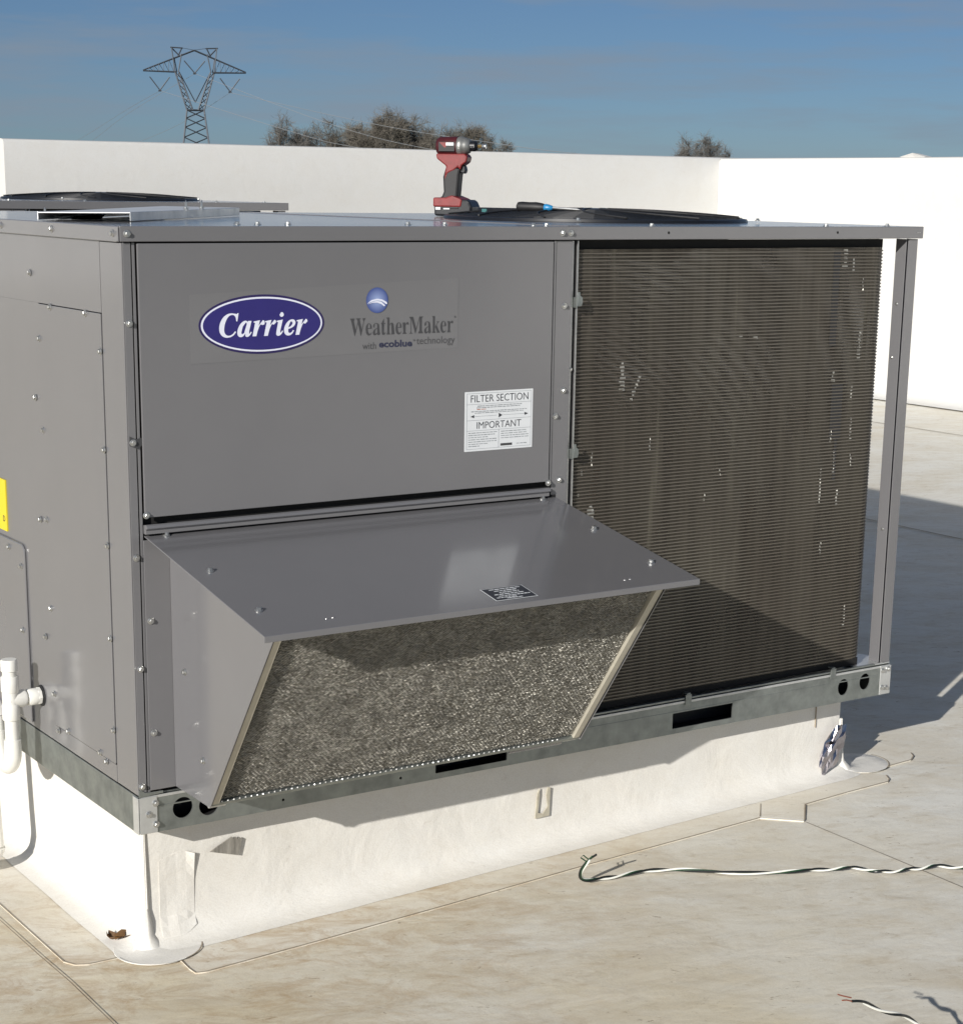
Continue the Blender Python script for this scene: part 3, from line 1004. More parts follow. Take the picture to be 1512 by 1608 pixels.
def build_unit(simple, label, loc, group):
    u = thing('rooftop_unit', label, 'air conditioner', loc, 0, group)
    # base rail: webs with fork slots and lifting holes
    slot = lambda a, b: round_rect(a, b, 0.0115, 0.045, 0.002, 2)
    holes = [circle(0.084, 0.037, 0.0195), circle(0.135, 0.033, 0.0195), slot(0.617, 0.785), slot(1.209, 1.376),
             circle(1.705, 0.0345, 0.0165, ry=0.019), circle(1.772, 0.0385, 0.0165, ry=0.019),
             circle(0.285, 0.016, 0.0028, 8), circle(0.538, 0.0155, 0.0028, 8)]
    plate('base_rail', [(0.004, 0.0), (L - 0.004, 0.0), (L - 0.004, 0.0695), (0.004, 0.0695)], [] if simple else holes, 'y', 0.0, 0.003, 'galv', u)
    g = G()
    g.box(0.0, 0.003, 0.0032, W, 0.0, 0.0695)
    mk('base_rail', g, 'galv', u, bevel=0.001)
    g = G()
    g.box(L - 0.003, L, 0.0032, W, 0.0, 0.0695)
    g.box(0.004, L - 0.004, W - 0.003, W, 0.0, 0.0695)
    mk('base_rail', g, 'galv', u)
    g = G()
    g.box(0.0035, L - 0.0035, 0.0035, 0.05, 0.0697, 0.0722)
    mk('rail_flange', g, 'galv', u, bevel=0.001)
    g = G()
    g.box(0.0035, L - 0.0035, 0.0035, 0.060, -0.0002, 0.0018)
    mk('rail_flange', g, 'matte_black', u)  # galvanised flange coloured black to stand for the shade inside the slots
    g = G()
    g.box(0.01, L - 0.01, 0.10, W - 0.01, 0.004, 0.008)
    g.box(0.01, L - 0.01, 0.055, 0.058, 0.002, 0.068)
    mk('base_pan', g, 'matte_black', u)
    if not simple:
        for z in (0.024, 0.048):                       # rolled beads along the front web
            g = G()
            g.tube([(0.035, 0.0004, z - 0.010), (L - 0.035, 0.0004, z - 0.010)], 0.0013, 6) if z < 0.03 else g.box(0.035, L - 0.04, -0.0006, 0.0004, 0.0465, 0.0492)
            if z > 0.03:
                mk('rail_bead', g, 'galv', u, bevel=0.0004)
        g = G()
        g.box(0.004, L - 0.004, -0.0014, 0.0, 0.0645, 0.0697)
        mk('rail_hem', g, 'galv_bright', u, bevel=0.0005)
        for x0, x1 in ((0.0008, 0.034), (L - 0.034, L - 0.0006)):
            g = G()
            g.box(x0, x1, -0.0028, -0.0004, 0.001, 0.0685)
            if x0 < 0.5:
                g.box(-0.0026, -0.0002, -0.0028, 0.020, 0.001, 0.0685)
            c = mk('corner_bracket', g, 'galv_bright', u, bevel=0.0008)
            for dx, z in (((0.030, 0.055), (0.017, 0.036), (0.030, 0.016)) if x0 < 0.5 else ((0.007, 0.058), (0.024, 0.060), (0.008, 0.018), (0.022, 0.016))):
                o = screw(c, (x0 + dx, -0.0028, z), (0, -1, 0))
        # seal plate folded over the joint above the left bracket
        g = G()
        g.prism([(0.0, 0.070), (0.046, 0.072), (0.046, 0.0765), (0.012, 0.0775), (0.004, 0.083), (0.0, 0.083)], 'y', -0.0034, -0.0010)
        mk('seal_plate', g, 'galv', u, bevel=0.0006)
        # pan edge and clips in front of the coil
        g = G()
        g.box(0.90, 1.80, -0.0012, 0.006, 0.0725, 0.0765)
        mk('coil_tray', g, 'galv', u, bevel=0.0008)
        for x in (1.24, 1.66):
            g = G()
            g.box(x, x + 0.016, -0.004, -0.0014, 0.060, 0.083)
            g.box(x + 0.003, x + 0.013, -0.004, 0.010, 0.083, 0.086)
            mk('tray_clip', g, 'galv', u, bevel=0.0008)
        g = G()
        g.prism([(1.742, 0.0), (L - 0.004, 0.0), (L - 0.004, 0.085), (1.80, 0.11), (1.745, 0.06)], 'z', 0.0728, 0.0758)
        mk('corner_gusset', g, 'galv_bright', u, bevel=0.0008)

    zt = H - 0.027
    # left side: panel pieces with real joints over a dark inner skin
    g = G()
    g.box(0.008, 0.010, 0.010, W - 0.01, 0.073, zt)
    mk('inner_skin', g, 'black_gap', u)
    g = G()
    g.add([], [])
    g.box(0.0, 0.0022, 0.0, 0.0920, 0.0726, zt)
    g.box(0.0022, 0.0165, 0.0, 0.0022, 0.0726, zt)
    mk('corner_post', g, 'paint', u, bevel=0.0010)
    g = G()
    g.box(0.0, 0.0018, 0.0932, W - 0.004, 0.905, zt)
    g.box(0.0, 0.0018, 0.3885, W - 0.004, 0.0726, 0.9048)
    g.box(0.0, 0.0018, 0.0932, 0.3884, 0.0726, 0.1045)
    mk('side_panel', g, 'paint', u)
    g = G()
    g.prism(round_rect(0.0945, 0.3868, 0.1060, 0.9035, 0.003, 3), 'x', -0.0012, 0.0012)
    mk('access_plate', g, 'paint', u, bevel=0.0006)
    if not simple:
        g = G()
        top = 0.4365
        poly = [(0.510, 0.080)]
        for i in range(7):
            a = R(180 - 90 * i / 6)
            poly.append((0.528 + 0.018 * math.cos(a), top - 0.018 + 0.018 * math.sin(a)))
        poly += [(W - 0.02, top), (W - 0.02, 0.080)]
        g.prism(poly, 'x', -0.0045, -0.0002)
        mk('service_panel', g, 'paint', u, bevel=0.0022)
        g = G()
        for y, z in ((0.421, 0.957), (0.326, 0.901), (0.161, 0.900), (0.386, 0.841), (0.099, 0.840), (0.419, 0.730), (0.386, 0.673), (0.097, 0.672), (0.420, 0.501),
                     (0.386, 0.505), (0.097, 0.504), (0.098, 0.337), (0.383, 0.336), (0.419, 0.274), (0.385, 0.168), (0.369, 0.099), (0.319, 0.111), (0.098, 0.169),
                     (0.164, 0.110), (0.136, 0.1005)):
            screw(u, (-0.0012, y, z), (-1, 0, 0))
        for y, z in ((0.528, 0.392), (0.592, 0.420), (0.534, 0.263)):
            screw(u, (-0.0046, y, z), (-1, 0, 0))
        for y in (0.017, 0.289, 0.547, 0.80, 1.05, 1.30):
            screw(u, (-0.0066, y, 1.0385), (-1, 0, 0))
        # condensate outlet: gasket in the panel
        g = G()
        g.lathe([(0.0, 0.021), (0.002, 0.021), (0.003, 0.018)], (-0.0, 0.458, 0.1475), (-1, 0, 0), 24)
        mk('outlet_gasket', g, 'rubber', u, smooth=True)

    # front, left half
    g = G()
    g.box(0.010, 0.925, 0.012, 0.014, 0.073, zt)
    mk('inner_skin', g, 'black_gap', u)
    g = G()
    g.box(0.0188, 0.0242, 0.0012, 0.0035, 0.0726, zt)
    mk('inner_strip', g, 'paint', u, bevel=0.0007)
    pan = G()
    pan.prism(round_rect(0.0262, 0.8690, 0.5660, zt - 0.0015, 0.0015, 2), 'y', -0.0040, 0.0005)
    fp = mk('filter_panel', pan, 'paint', u, bevel=0.0016)
    g = G()
    g.box(0.8715, 0.8765, -0.0015, 0.002, 0.562, zt)
    mk('panel_edge_bead', g, 'paint', u, bevel=0.0007)
    g = G()
    g.box(0.8775, 0.9160, 0.0, 0.0025, 0.0726, zt)
    g.box(0.9135, 0.9160, 0.0026, 0.060, 0.0726, zt)
    mk('center_post', g, 'paint', u, bevel=0.0009)
    if not simple:
        # ledge under the filter panel: rounded drip edge over the hood
        g = G()
        g.prism([(0.010, 0.5515), (-0.006, 0.5545), (-0.0105, 0.5525), (-0.0115, 0.5480), (-0.0065, 0.5445), (-0.0065, 0.5375), (0.010, 0.5375)], 'x', 0.0255, 0.8700)
        mk('hood_drip_edge', g, 'paint', u, bevel=0.0008)
        g = G()
        g.box(0.876, 0.8885, -0.0008, 0.004, 0.5235, 0.5385)
        mk('post_notch', g, 'black_gap', u)
        for x, z in ((0.010, 0.893), (0.010, 0.695), (0.010, 0.498), (0.0115, 0.302), (0.0075, 0.0885), (0.899, 0.902), (0.901, 0.741), (0.896, 0.567)):
            screw(u, (x, -0.0002, z), (0, -1, 0))
        screw(u, (0.8835, -0.0004, 0.692), (0, -1, 0))
        for x, z in ((0.0285, 0.5705), (0.867, 0.5635)):
            screw(u, (x, -0.0044, z), (0, -1, 0))
        for x in (0.008, 0.886, 0.906):
            screw(u, (x, -0.0062, 1.0385), (0, -1, 0))
        for x in (1.144, 1.599):
            g = G()
            g.lathe([(0, 0.0026), (0.0006, 0.0026)], (x, -0.0061, 1.0385), (0, -1, 0), 10)
            mk('lip_hole', g, 'black_gap', u)
        for x in (1.836, 1.842):
            g = G()
            g.box(x, x + 0.003, -0.0072, -0.0060, 1.0370, 1.0385)
            mk('lip_tab', g, 'zinc', u)
        # galvanised latch tab at the corner post
        g = G()
        g.prism([(0.004, 0.690), (0.018, 0.684), (0.031, 0.6935), (0.026, 0.7025), (0.015, 0.7005), (0.004, 0.706)], 'y', -0.0016, -0.0003)
        mk('latch_tab', g, 'paint_dark', u)
    else:
        g = G()
        g.box(0.0262, 0.869, -0.003, 0.0005, 0.0726, 0.560)
        mk('filter_panel', g, 'paint', u)

    # ---------------- condenser section
    g = G()
    g.box(0.918, 0.9222, 0.004, 0.016, 0.0726, zt)
    mk('coil_header', g, 'alu', u, bevel=0.0008)
    g = G()
    g.box(0.9222, 0.9300, 0.011, 0.018, 0.0726, zt)
    mk('coil_header', g, 'matte_black', u)
    g = G()
    g.box(0.9300, 0.9338, 0.004, 0.016, 0.0726, zt)
    mk('coil_header', g, 'alu', u, bevel=0.0008)
    if not simple:
        for z in (0.622, 0.914):
            g = G()
            g.prism([(0.9225, z - 0.013), (0.933, z - 0.013), (0.936, z - 0.006), (0.935, z + 0.004), (0.930, z + 0.007), (0.929, z + 0.014), (0.925, z + 0.014), (0.924, z + 0.005)], 'y', -0.010, -0.0075)
            g.box(0.9225, 0.9255, -0.0074, 0.004, z - 0.016, z + 0.004)
            mk('coil_clip', g, 'galv', u, bevel=0.0006)
        screw(u, (0.9205, 0.0035, 0.780), (0, -1, 0), s=0.6)

    def coil_path(inset):
        pts = [(0.935, 0.012 + inset)]
        xc, yc, r = 1.730, 0.072, 0.060 - inset
        pts += [(1.10, 0.012 + inset), (1.40, 0.012 + inset)]
        for i in range(9):
            a = R(-90 + 90 * i / 8)
            pts.append((xc + r * math.cos(a), yc + r * math.sin(a)))
        pts.append((1.790 - inset, W - 0.06))
        return pts
    z0, z1 = 0.096, 1.003
    if not simple:
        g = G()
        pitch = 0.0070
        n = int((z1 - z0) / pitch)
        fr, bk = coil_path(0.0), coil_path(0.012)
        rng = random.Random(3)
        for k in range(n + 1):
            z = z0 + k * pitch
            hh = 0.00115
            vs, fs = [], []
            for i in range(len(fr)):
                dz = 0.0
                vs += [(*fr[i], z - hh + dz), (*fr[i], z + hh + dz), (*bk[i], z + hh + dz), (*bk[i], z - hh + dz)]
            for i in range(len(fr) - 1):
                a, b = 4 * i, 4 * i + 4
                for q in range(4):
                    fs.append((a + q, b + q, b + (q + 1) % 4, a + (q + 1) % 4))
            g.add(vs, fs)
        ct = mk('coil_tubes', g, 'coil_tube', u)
        ct['kind'] = 'stuff'
    g = G()
    fn = coil_path(0.0022)
    vs, fs = [], []
    for x, y in fn:
        vs += [(x, y, z0 - 0.004), (x, y, z1 + 0.004)]
    g.add(vs, [(2 * i, 2 * i + 2, 2 * i + 3, 2 * i + 1) for i in range(len(fn) - 1)])
    mk('coil_fins', g, 'coil_fin', u)
    g = G()
    g.tube([(1.7885, 0.085, z0), (1.7885, 0.085, z1)], 0.004, 6)
    mk('coil_end_seal', g, 'matte_black', u)
    # black tray and shroud above and below the coil, inner partition, back
    g = G()
    g.box(0.934, 1.760, 0.016, 0.034, 0.0766, z0 - 0.002)
    mk('coil_shroud', g, 'black_gap', u)
    g = G()
    g.box(0.934, 1.760, 0.020, 0.034, z1 + 0.003, zt)
    mk('coil_shroud', g, 'black_gap', u)
    g = G()
    g.box(0.926, 0.929, 0.03, W - 0.02, 0.075, zt)
    mk('partition', g, 'matte_black', u)
    g = G()
    g.box(0.02, L - 0.05, W - 0.006, W - 0.002, 0.073, zt)
    mk('back_panel', g, 'paint', u)
    # right-hand corner posts
    for y0, sg in ((0.0, 1), (W - 0.002, -1)):
        g = G()
        x0 = 1.8145
        ya, yb = (y0, y0 + 0.0022) if sg > 0 else (y0 - 0.0022, y0)
        g.box(x0 + 0.0035, L - 0.006, ya, yb, 0.0762, zt)
        g.box(x0, x0 + 0.0022, y0 + sg * 0.0035 if sg > 0 else y0 - 0.034, y0 + 0.034 if sg > 0 else y0 - 0.0035, 0.0762, zt)
        g.box(x0 + 0.0022, L - 0.020, y0 + sg * 0.008 if sg > 0 else y0 - 0.010, y0 + 0.010 if sg > 0 else y0 - 0.008, 0.0762, zt)
        g.box(L - 0.008, L - 0.0062, min(y0 + sg * 0.0024, y0 + sg * 0.032), max(y0 + sg * 0.0024, y0 + sg * 0.032), 0.0762, zt)
        p = mk('corner_post', g, 'paint', u, bevel=0.0008)
        if not simple and sg > 0:
            for y, z in ((0.020, 0.885), (0.024, 0.768), (0.018, 0.385)):
                o = screw(p, (x0 - 0.0002, y, z), (-1, 0, 0), s=0.55)
    if not simple:
        # what shows through the fins: compressor, pipes, plates; pale slivers paint in glints and bent fins
        g = G()
        g.lathe([(0, 0.10), (0.02, 0.11), (0.33, 0.11), (0.38, 0.09), (0.40, 0.03)], (1.22, 0.42, 0.02), (0, 0, 1), 24)
        mk('compressor', g, 'compressor', u, smooth=True)
        for x, y, r in ((1.10, 0.16, 0.008), (1.36, 0.2, 0.007), (1.52, 0.14, 0.011)):
            g = G()
            g.tube([(x, y, 0.08), (x, y, 0.5), (x + 0.02, y, 0.62), (x + 0.12, y + 0.05, 0.66)], r, 8)
            mk('refrigerant_pipe', g, 'copper', u, smooth=True)
        for x0, x1, za, zb, m in ((1.612, 1.630, 0.80, 1.0, 'matte_black'), (1.628, 1.660, 0.60, 0.72, 'matte_black'), (1.644, 1.652, 0.51, 0.60, 'matte_black')):
            g = G()
            g.box(x0, x1, 0.0126, 0.0140, za, zb)
            mk('coil_bracket', g, m, u)
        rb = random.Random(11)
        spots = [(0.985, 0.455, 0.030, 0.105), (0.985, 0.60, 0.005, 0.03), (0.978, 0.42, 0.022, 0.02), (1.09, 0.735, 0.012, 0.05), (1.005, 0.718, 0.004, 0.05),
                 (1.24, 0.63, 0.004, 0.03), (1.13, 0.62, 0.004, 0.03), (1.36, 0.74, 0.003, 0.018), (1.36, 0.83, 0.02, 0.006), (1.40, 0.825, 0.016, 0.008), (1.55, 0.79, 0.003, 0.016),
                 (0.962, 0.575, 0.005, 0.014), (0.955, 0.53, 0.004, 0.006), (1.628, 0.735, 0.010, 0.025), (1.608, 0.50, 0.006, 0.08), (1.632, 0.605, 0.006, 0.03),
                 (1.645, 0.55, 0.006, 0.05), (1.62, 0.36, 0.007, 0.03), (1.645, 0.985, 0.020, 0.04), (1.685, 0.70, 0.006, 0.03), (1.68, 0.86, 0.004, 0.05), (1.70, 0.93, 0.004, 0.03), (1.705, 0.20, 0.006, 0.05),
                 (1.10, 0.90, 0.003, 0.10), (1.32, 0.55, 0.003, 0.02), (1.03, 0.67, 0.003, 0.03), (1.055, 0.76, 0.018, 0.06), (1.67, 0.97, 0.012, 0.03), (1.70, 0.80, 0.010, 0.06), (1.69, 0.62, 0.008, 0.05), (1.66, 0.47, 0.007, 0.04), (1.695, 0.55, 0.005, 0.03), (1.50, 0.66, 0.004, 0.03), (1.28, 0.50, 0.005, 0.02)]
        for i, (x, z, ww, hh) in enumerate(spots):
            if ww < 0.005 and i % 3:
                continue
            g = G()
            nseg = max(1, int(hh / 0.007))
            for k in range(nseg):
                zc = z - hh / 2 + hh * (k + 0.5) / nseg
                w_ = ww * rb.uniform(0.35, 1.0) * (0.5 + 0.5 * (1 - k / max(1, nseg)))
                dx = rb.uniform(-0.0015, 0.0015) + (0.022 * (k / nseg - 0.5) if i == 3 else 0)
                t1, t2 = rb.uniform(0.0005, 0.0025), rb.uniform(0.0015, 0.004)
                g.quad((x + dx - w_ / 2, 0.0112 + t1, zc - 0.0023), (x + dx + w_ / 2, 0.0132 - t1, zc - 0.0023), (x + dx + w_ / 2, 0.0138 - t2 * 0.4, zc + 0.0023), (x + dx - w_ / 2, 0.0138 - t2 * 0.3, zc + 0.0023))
            mk('bent_fin_glint', g, 'bent_glint_alu', u)
    top_cover(u, simple)
    fan_guard(u)
    for x in (0.26, 0.30, 0.36, 0.61, 0.69, 0.845, 0.875, 1.13, 1.60, 1.78):
        screw(u, (x, 0.10 if x < 0.8 else 0.03, H - 0.0004), (0, 0, 1))
    return u


unit = build_unit(False, 'large grey rooftop unit in front with blue oval logo, intake hood and finned coil', (0, 0, 0), None)
unit2 = build_unit(True, 'second grey rooftop unit behind, only its top edge and black fan guard showing', (0, 2.93, 0.007), None)

# ------------------------------------------------------------------ intake hood (bolted on: part of the unit)
hood = bpy.data.objects.new('intake_hood', None)
C.objects.link(hood)
hood.parent = unit
hz0, hz1, hy1 = 0.5335, 0.4500, -0.440


def hoodz(y):
    return hz0 + (hz1 - hz0) * (y / hy1)


g = G()
g.prism([(0.004, hoodz(0.004)), (hy1, hz1), (hy1, hz1 - 0.0105), (hy1 + 0.0018, hz1 - 0.0105), (hy1 + 0.0018, hz1 - 0.0022), (0.004, hoodz(0.004) - 0.0024)], 'x', 0.0270, 0.8900)
mk('hood_top', g, 'paint', hood, bevel=0.0007)
for x0, sg in ((0.0700, 1), (0.8600, -1)):
    g = G()
    g.prism([(-0.0015, hoodz(0) - 0.003), (-0.0015, 0.0800), (-0.142, 0.0800), (-0.385, 0.4265), (-0.385, hoodz(-0.385) - 0.003)], 'x', x0, x0 + 0.002 * sg)
    mk('hood_side', g, 'paint', hood, bevel=0.0006)
    g = G()
    xa, xb = (0.0225, 0.0700) if sg > 0 else (0.8600, 0.8762)
    g.box(xa, xb, -0.0032, -0.0012, 0.0800, hoodz(0) - 0.006)
    mk('hood_flange', g, 'paint', hood, bevel=0.0006)
# filter frame rails (cream edge strips) and the filter
n_f = Vector((0, -(0.4265 - 0.080), -(0.385 - 0.142))).normalized()
d_f = Vector((0, -(0.385 - 0.142), 0.4265 - 0.080)).normalized()
fl = math.hypot(0.385 - 0.142, 0.4265 - 0.080)
o_f = Vector((0, -0.142, 0.080)) - n_f * 0.012


def fp(x, t, dn=0.0):
    q = o_f + d_f * t + n_f * dn
    return (x, q.y, q.z)


def slab(g, x0, x1, t0, t1, n0, n1):
    vs = [fp(x, t, n) for n in (n0, n1) for t in (t0, t1) for x in (x0, x1)]
    g.add(vs, [(0, 2, 3, 1), (4, 5, 7, 6), (0, 1, 5, 4), (2, 6, 7, 3), (0, 4, 6, 2), (1, 3, 7, 5)])


for x0, x1 in ((0.0735, 0.0880), (0.8415, 0.8570)):
    g = G()
    slab(g, x0, x1, 0.004, fl - 0.002, -0.010, 0.0095)
    mk('frame_rail', g, 'trim', hood, bevel=0.001)
    g = G()
    if x0 < 0.5:
        slab(g, 0.0722, 0.0735, 0.004, fl - 0.002, -0.002, 0.0112)
    else:
        slab(g, 0.8570, 0.8590, 0.004, fl - 0.002, -0.002, 0.0112)
    mk('rail_gasket', g, 'matte_black', hood)
g = G()
slab(g, 0.0722, 0.8585, -0.004, 0.004, -0.010, 0.0075)
mk('bottom_channel', g, 'galv', hood, bevel=0.0008)
g = G()
slab(g, 0.70, 0.822, -0.0135, -0.0045, -0.012, 0.006)
mk('bottom_tab', g, 'paint', hood, bevel=0.001)
g = G()
slab(g, 0.072, 0.105, -0.010, -0.0045, -0.012, 0.006)
slab(g, 0.826, 0.857, -0.010, -0.0045, -0.012, 0.004)
mk('bottom_tab', g, 'galv_bright', hood, bevel=0.001)
g = G()
slab(g, 0.0885, 0.8410, 0.005, fl - 0.004, -0.010, -0.003)
fpart = mk('air_filter', g, 'filter_back', hood)
# crimped aluminium mesh, layer over layer
g = G()
rr = random.Random(5)
for layer in range(2):
    ncol, nrow = 210, 98
    for j in range(nrow):
        vs = []
        for i in range(ncol + 1):
            up = (i + j + layer) % 2
            x = 0.0895 + (0.8400 - 0.0895) * i / ncol
            t = 0.007 + (fl - 0.014) * (j + 0.5 + (0.40 if up else -0.40)) / nrow
            x += rr.uniform(-0.0004, 0.0004)
            t += rr.uniform(-0.0004, 0.0004) + 0.0004 * noise.noise(Vector((x * 30, t * 30, layer)))
            lo = noise.noise(Vector((x * 16, t * 16, 5.0 + layer)))
            dn = 0.0010 + layer * 0.0020 + (0.0011 if up else -0.0009) + rr.uniform(-0.0004, 0.0004) + 0.0006 * lo
            wd = rr.uniform(0.0005, 0.0009)
            tl = (0.0006 if up else -0.0005) + rr.uniform(-0.0006, 0.0006) + 0.0002 * noise.noise(Vector((x * 45, t * 45, 1.0)))
            vs += [fp(x, t - wd, dn - tl), fp(x, t + wd, dn + tl)]
        g.add(vs, [(2 * i, 2 * i + 2, 2 * i + 3, 2 * i + 1) for i in range(ncol)])
msh = mk('filter_mesh', g, 'filter_wire', hood)
msh['kind'] = 'stuff'
# bright crimps along the filter's bottom edge
for i in range(64):
    x = 0.094 + (0.805 - 0.094) * i / 63
    g = G()
    e = 0.0012 + 0.0007 * rr.random()
    vs = [fp(x - 0.0022, 0.0045, 0.0062), fp(x + 0.0022, 0.0045, 0.0062), fp(x, 0.0045 + 1.9 * e, 0.0062), fp(x, 0.0055, 0.0082)]
    g.add(vs, [(0, 1, 3), (1, 2, 3), (2, 0, 3)])
    mk('filter_crimp', g, 'alu', hood)
for x, y in ((0.0650, -0.003), (0.0651, -0.1735), (0.0660, -0.3462), (0.8565, -0.003), (0.8540, -0.1740), (0.8522, -0.3474)):
    screw(hood, (x, y, hoodz(y) + 0.0003), (0, -0.186, 0.98), s=1.1)
for y, z in ((-0.0543, 0.3015), (-0.1207, 0.1592)):
    screw(hood, (0.0698, y, z), (-1, 0, 0))
for x, z in ((0.0315, 0.386), (0.0315, 0.185)):
    screw(hood, (x, -0.0034, z), (0, -1, 0))
for x, y in ((0.154, -0.4055), (0.166, -0.4045), (0.748, -0.4052), (0.760, -0.4045)):
    g = G()
    g.lathe([(0, 0.0032), (0.0009, 0.0028), (0.0010, 0.0016), (0.0004, 0.0012)], (x, y, hoodz(y)), (0, -0.186, 0.98), 12)
    mk('clinch_dimple', g, 'paint', hood, smooth=True)

# ------------------------------------------------------------------ stickers and lettering (parts of the unit)
YP = -0.0041
g = G()
g.prism([(0.118, 0.822), (0.655, 0.832), (0.655, 0.958), (0.118, 0.938)], 'y', YP - 0.0003, YP)
mk('clear_film', g, 'film', unit)
cx, cz = 0.2535, 0.8855
g = G()
g.prism(circle(cx, cz, 0.1205, 64, ry=0.0505), 'y', YP - 0.0009, YP - 0.0004)
oval = mk('oval_logo', g, 'logo_edge', unit)
g = G()
g.prism(circle(cx, cz, 0.1165, 64, ry=0.0466), 'y', YP - 0.0012, YP - 0.00095)
mk('logo_ring', g, 'logo_white', oval)
g = G()
g.prism(circle(cx, cz, 0.1130, 64, ry=0.0436), 'y', YP - 0.0015, YP - 0.00125)
mk('logo_field', g, 'logo_blue', oval)
glyphs('logo_lettering', 'carrier', 0.1705, 0.3405, 0.8645, 0.9055, YP - 0.0018, 'logo_white', oval, 0.004)

g = G()
g.prism(circle(0, 0, 0.0225, 40), 'y', 0.0, 0.0004)
globe = mk('globe_logo', g, 'globe', unit)
globe.location = (0.4820, YP - 0.0012, 0.9215)
for pts in ([(-0.0205, -0.0075), (-0.012, -0.0015), (0.0, 0.0008), (0.010, -0.0008), (0.0195, -0.0055), (0.0205, -0.0085), (0.0185, -0.0092), (0.010, -0.0040), (0.0, -0.0022), (-0.012, -0.0045)],
            [(-0.0195, -0.0085), (-0.010, -0.0062), (0.0, -0.0062), (0.008, -0.0088), (0.014, -0.0128), (0.0160, -0.0120), (0.0150, -0.0102), (0.008, -0.0048), (0.0, -0.0030), (-0.010, -0.0048)]):
    g = G()
    g.prism([(x + 0.0, z + 0.002) for x, z in pts], 'y', -0.0005 if pts[0][0] < -0.02 else -0.0008, -0.0001)
    mk('globe_swoosh', g, 'logo_white', globe)
wm = glyphs('brand_lettering', 'wm', 0.4265, 0.6440, 0.8595, 0.8905, YP - 0.0006, 'ink_mid', unit, -0.004)
text('trademark', '®', 0.6462, 0.6502, 0.886, 0.890, YP - 0.0006, 'ink_mid', wm)
text('tagline_lettering', 'with', 0.4520, 0.4800, 0.8352, 0.8475, YP - 0.0006, 'ink_mid', unit)
text('tagline_lettering', 'ecoblue', 0.4860, 0.5560, 0.8372, 0.8500, YP - 0.0006, 'ink_navy', unit, bold=0.03)
text('trademark', '™', 0.5575, 0.5625, 0.8465, 0.8495, YP - 0.0006, 'ink_mid', unit)
text('tagline_lettering', 'technology', 0.5650, 0.6480, 0.8365, 0.8535, YP - 0.0006, 'ink_mid', unit)

# instruction label
x0, x1, z0, z1 = 0.6720, 0.8270, 0.6365, 0.7485
g = G()
g.prism(round_rect(x0, x1, z0, z1, 0.001, 2), 'y', YP - 0.0006, YP - 0.0001)
lab = mk('instruction_label', g, 'label_white', unit)
yl = YP - 0.0009
text('label_heading', 'FILTER SECTION', x0 + 0.0130, x1 - 0.0110, 0.7285, 0.7420, yl, 'ink', lab, bold=-0.006)
text('label_heading', 'IMPORTANT', x0 + 0.0270, x1 - 0.0270, 0.6785, 0.6915, yl, 'ink', lab, bold=-0.006)
g = G()
for a, b, c, d in ((x0 + 0.004, x1 - 0.004, 0.7448, 0.7453), (x0 + 0.004, x1 - 0.004, 0.7245, 0.7250), (x0 + 0.004, x1 - 0.004, 0.6945, 0.6950), (x0 + 0.004, x1 - 0.004, 0.6750, 0.6755),
                   (x0 + 0.004, x1 - 0.004, 0.6405, 0.6410), (x0 + 0.0765, x0 + 0.0772, 0.6412, 0.6750), (x0 + 0.004, x0 + 0.0045, 0.6412, 0.7447), (x1 - 0.0045, x1 - 0.004, 0.6412, 0.7447),
                   (x0 + 0.020, x0 + 0.072, 0.7018, 0.7023), (x0 + 0.086, x1 - 0.018, 0.7018, 0.7023)):
    g.box(a, b, yl, yl + 0.0003, c, d)
mk('label_rule', g, 'ink_grey', lab)
for pts in ([(x0 + 0.0125, 0.7020), (x0 + 0.0205, 0.6993), (x0 + 0.0205, 0.7047)], [(x1 - 0.0110, 0.7020), (x1 - 0.0190, 0.6993), (x1 - 0.0190, 0.7047)], [(x0 + 0.0845, 0.7020), (x0 + 0.0765, 0.6978), (x0 + 0.0765, 0.7062)]):
    g = G()
    g.prism(pts, 'y', yl - 0.0002, yl + 0.0002)
    mk('label_arrow', g, 'ink', lab)


def lines(rows, y, m, parent, rnd, mapf=None, h=0.0014):
    """Rows of fine print too small to read: broken runs of word-length dashes."""
    g = G()
    for a, b, z in rows:
        x = a
        while x < b - 0.002:
            e = min(b, x + rnd.uniform(0.004, 0.011))
            hh = h * rnd.uniform(0.75, 1.1)
            c = [(x, z - hh / 2), (e, z - hh / 2), (e, z + hh / 2), (x, z + hh / 2)]
            g.quad(*[(mapf(*q) if mapf else (q[0], y, q[1])) for q in c])
            x = e + rnd.uniform(0.0010, 0.0018)
    return mk('fine_print', g, m, parent)


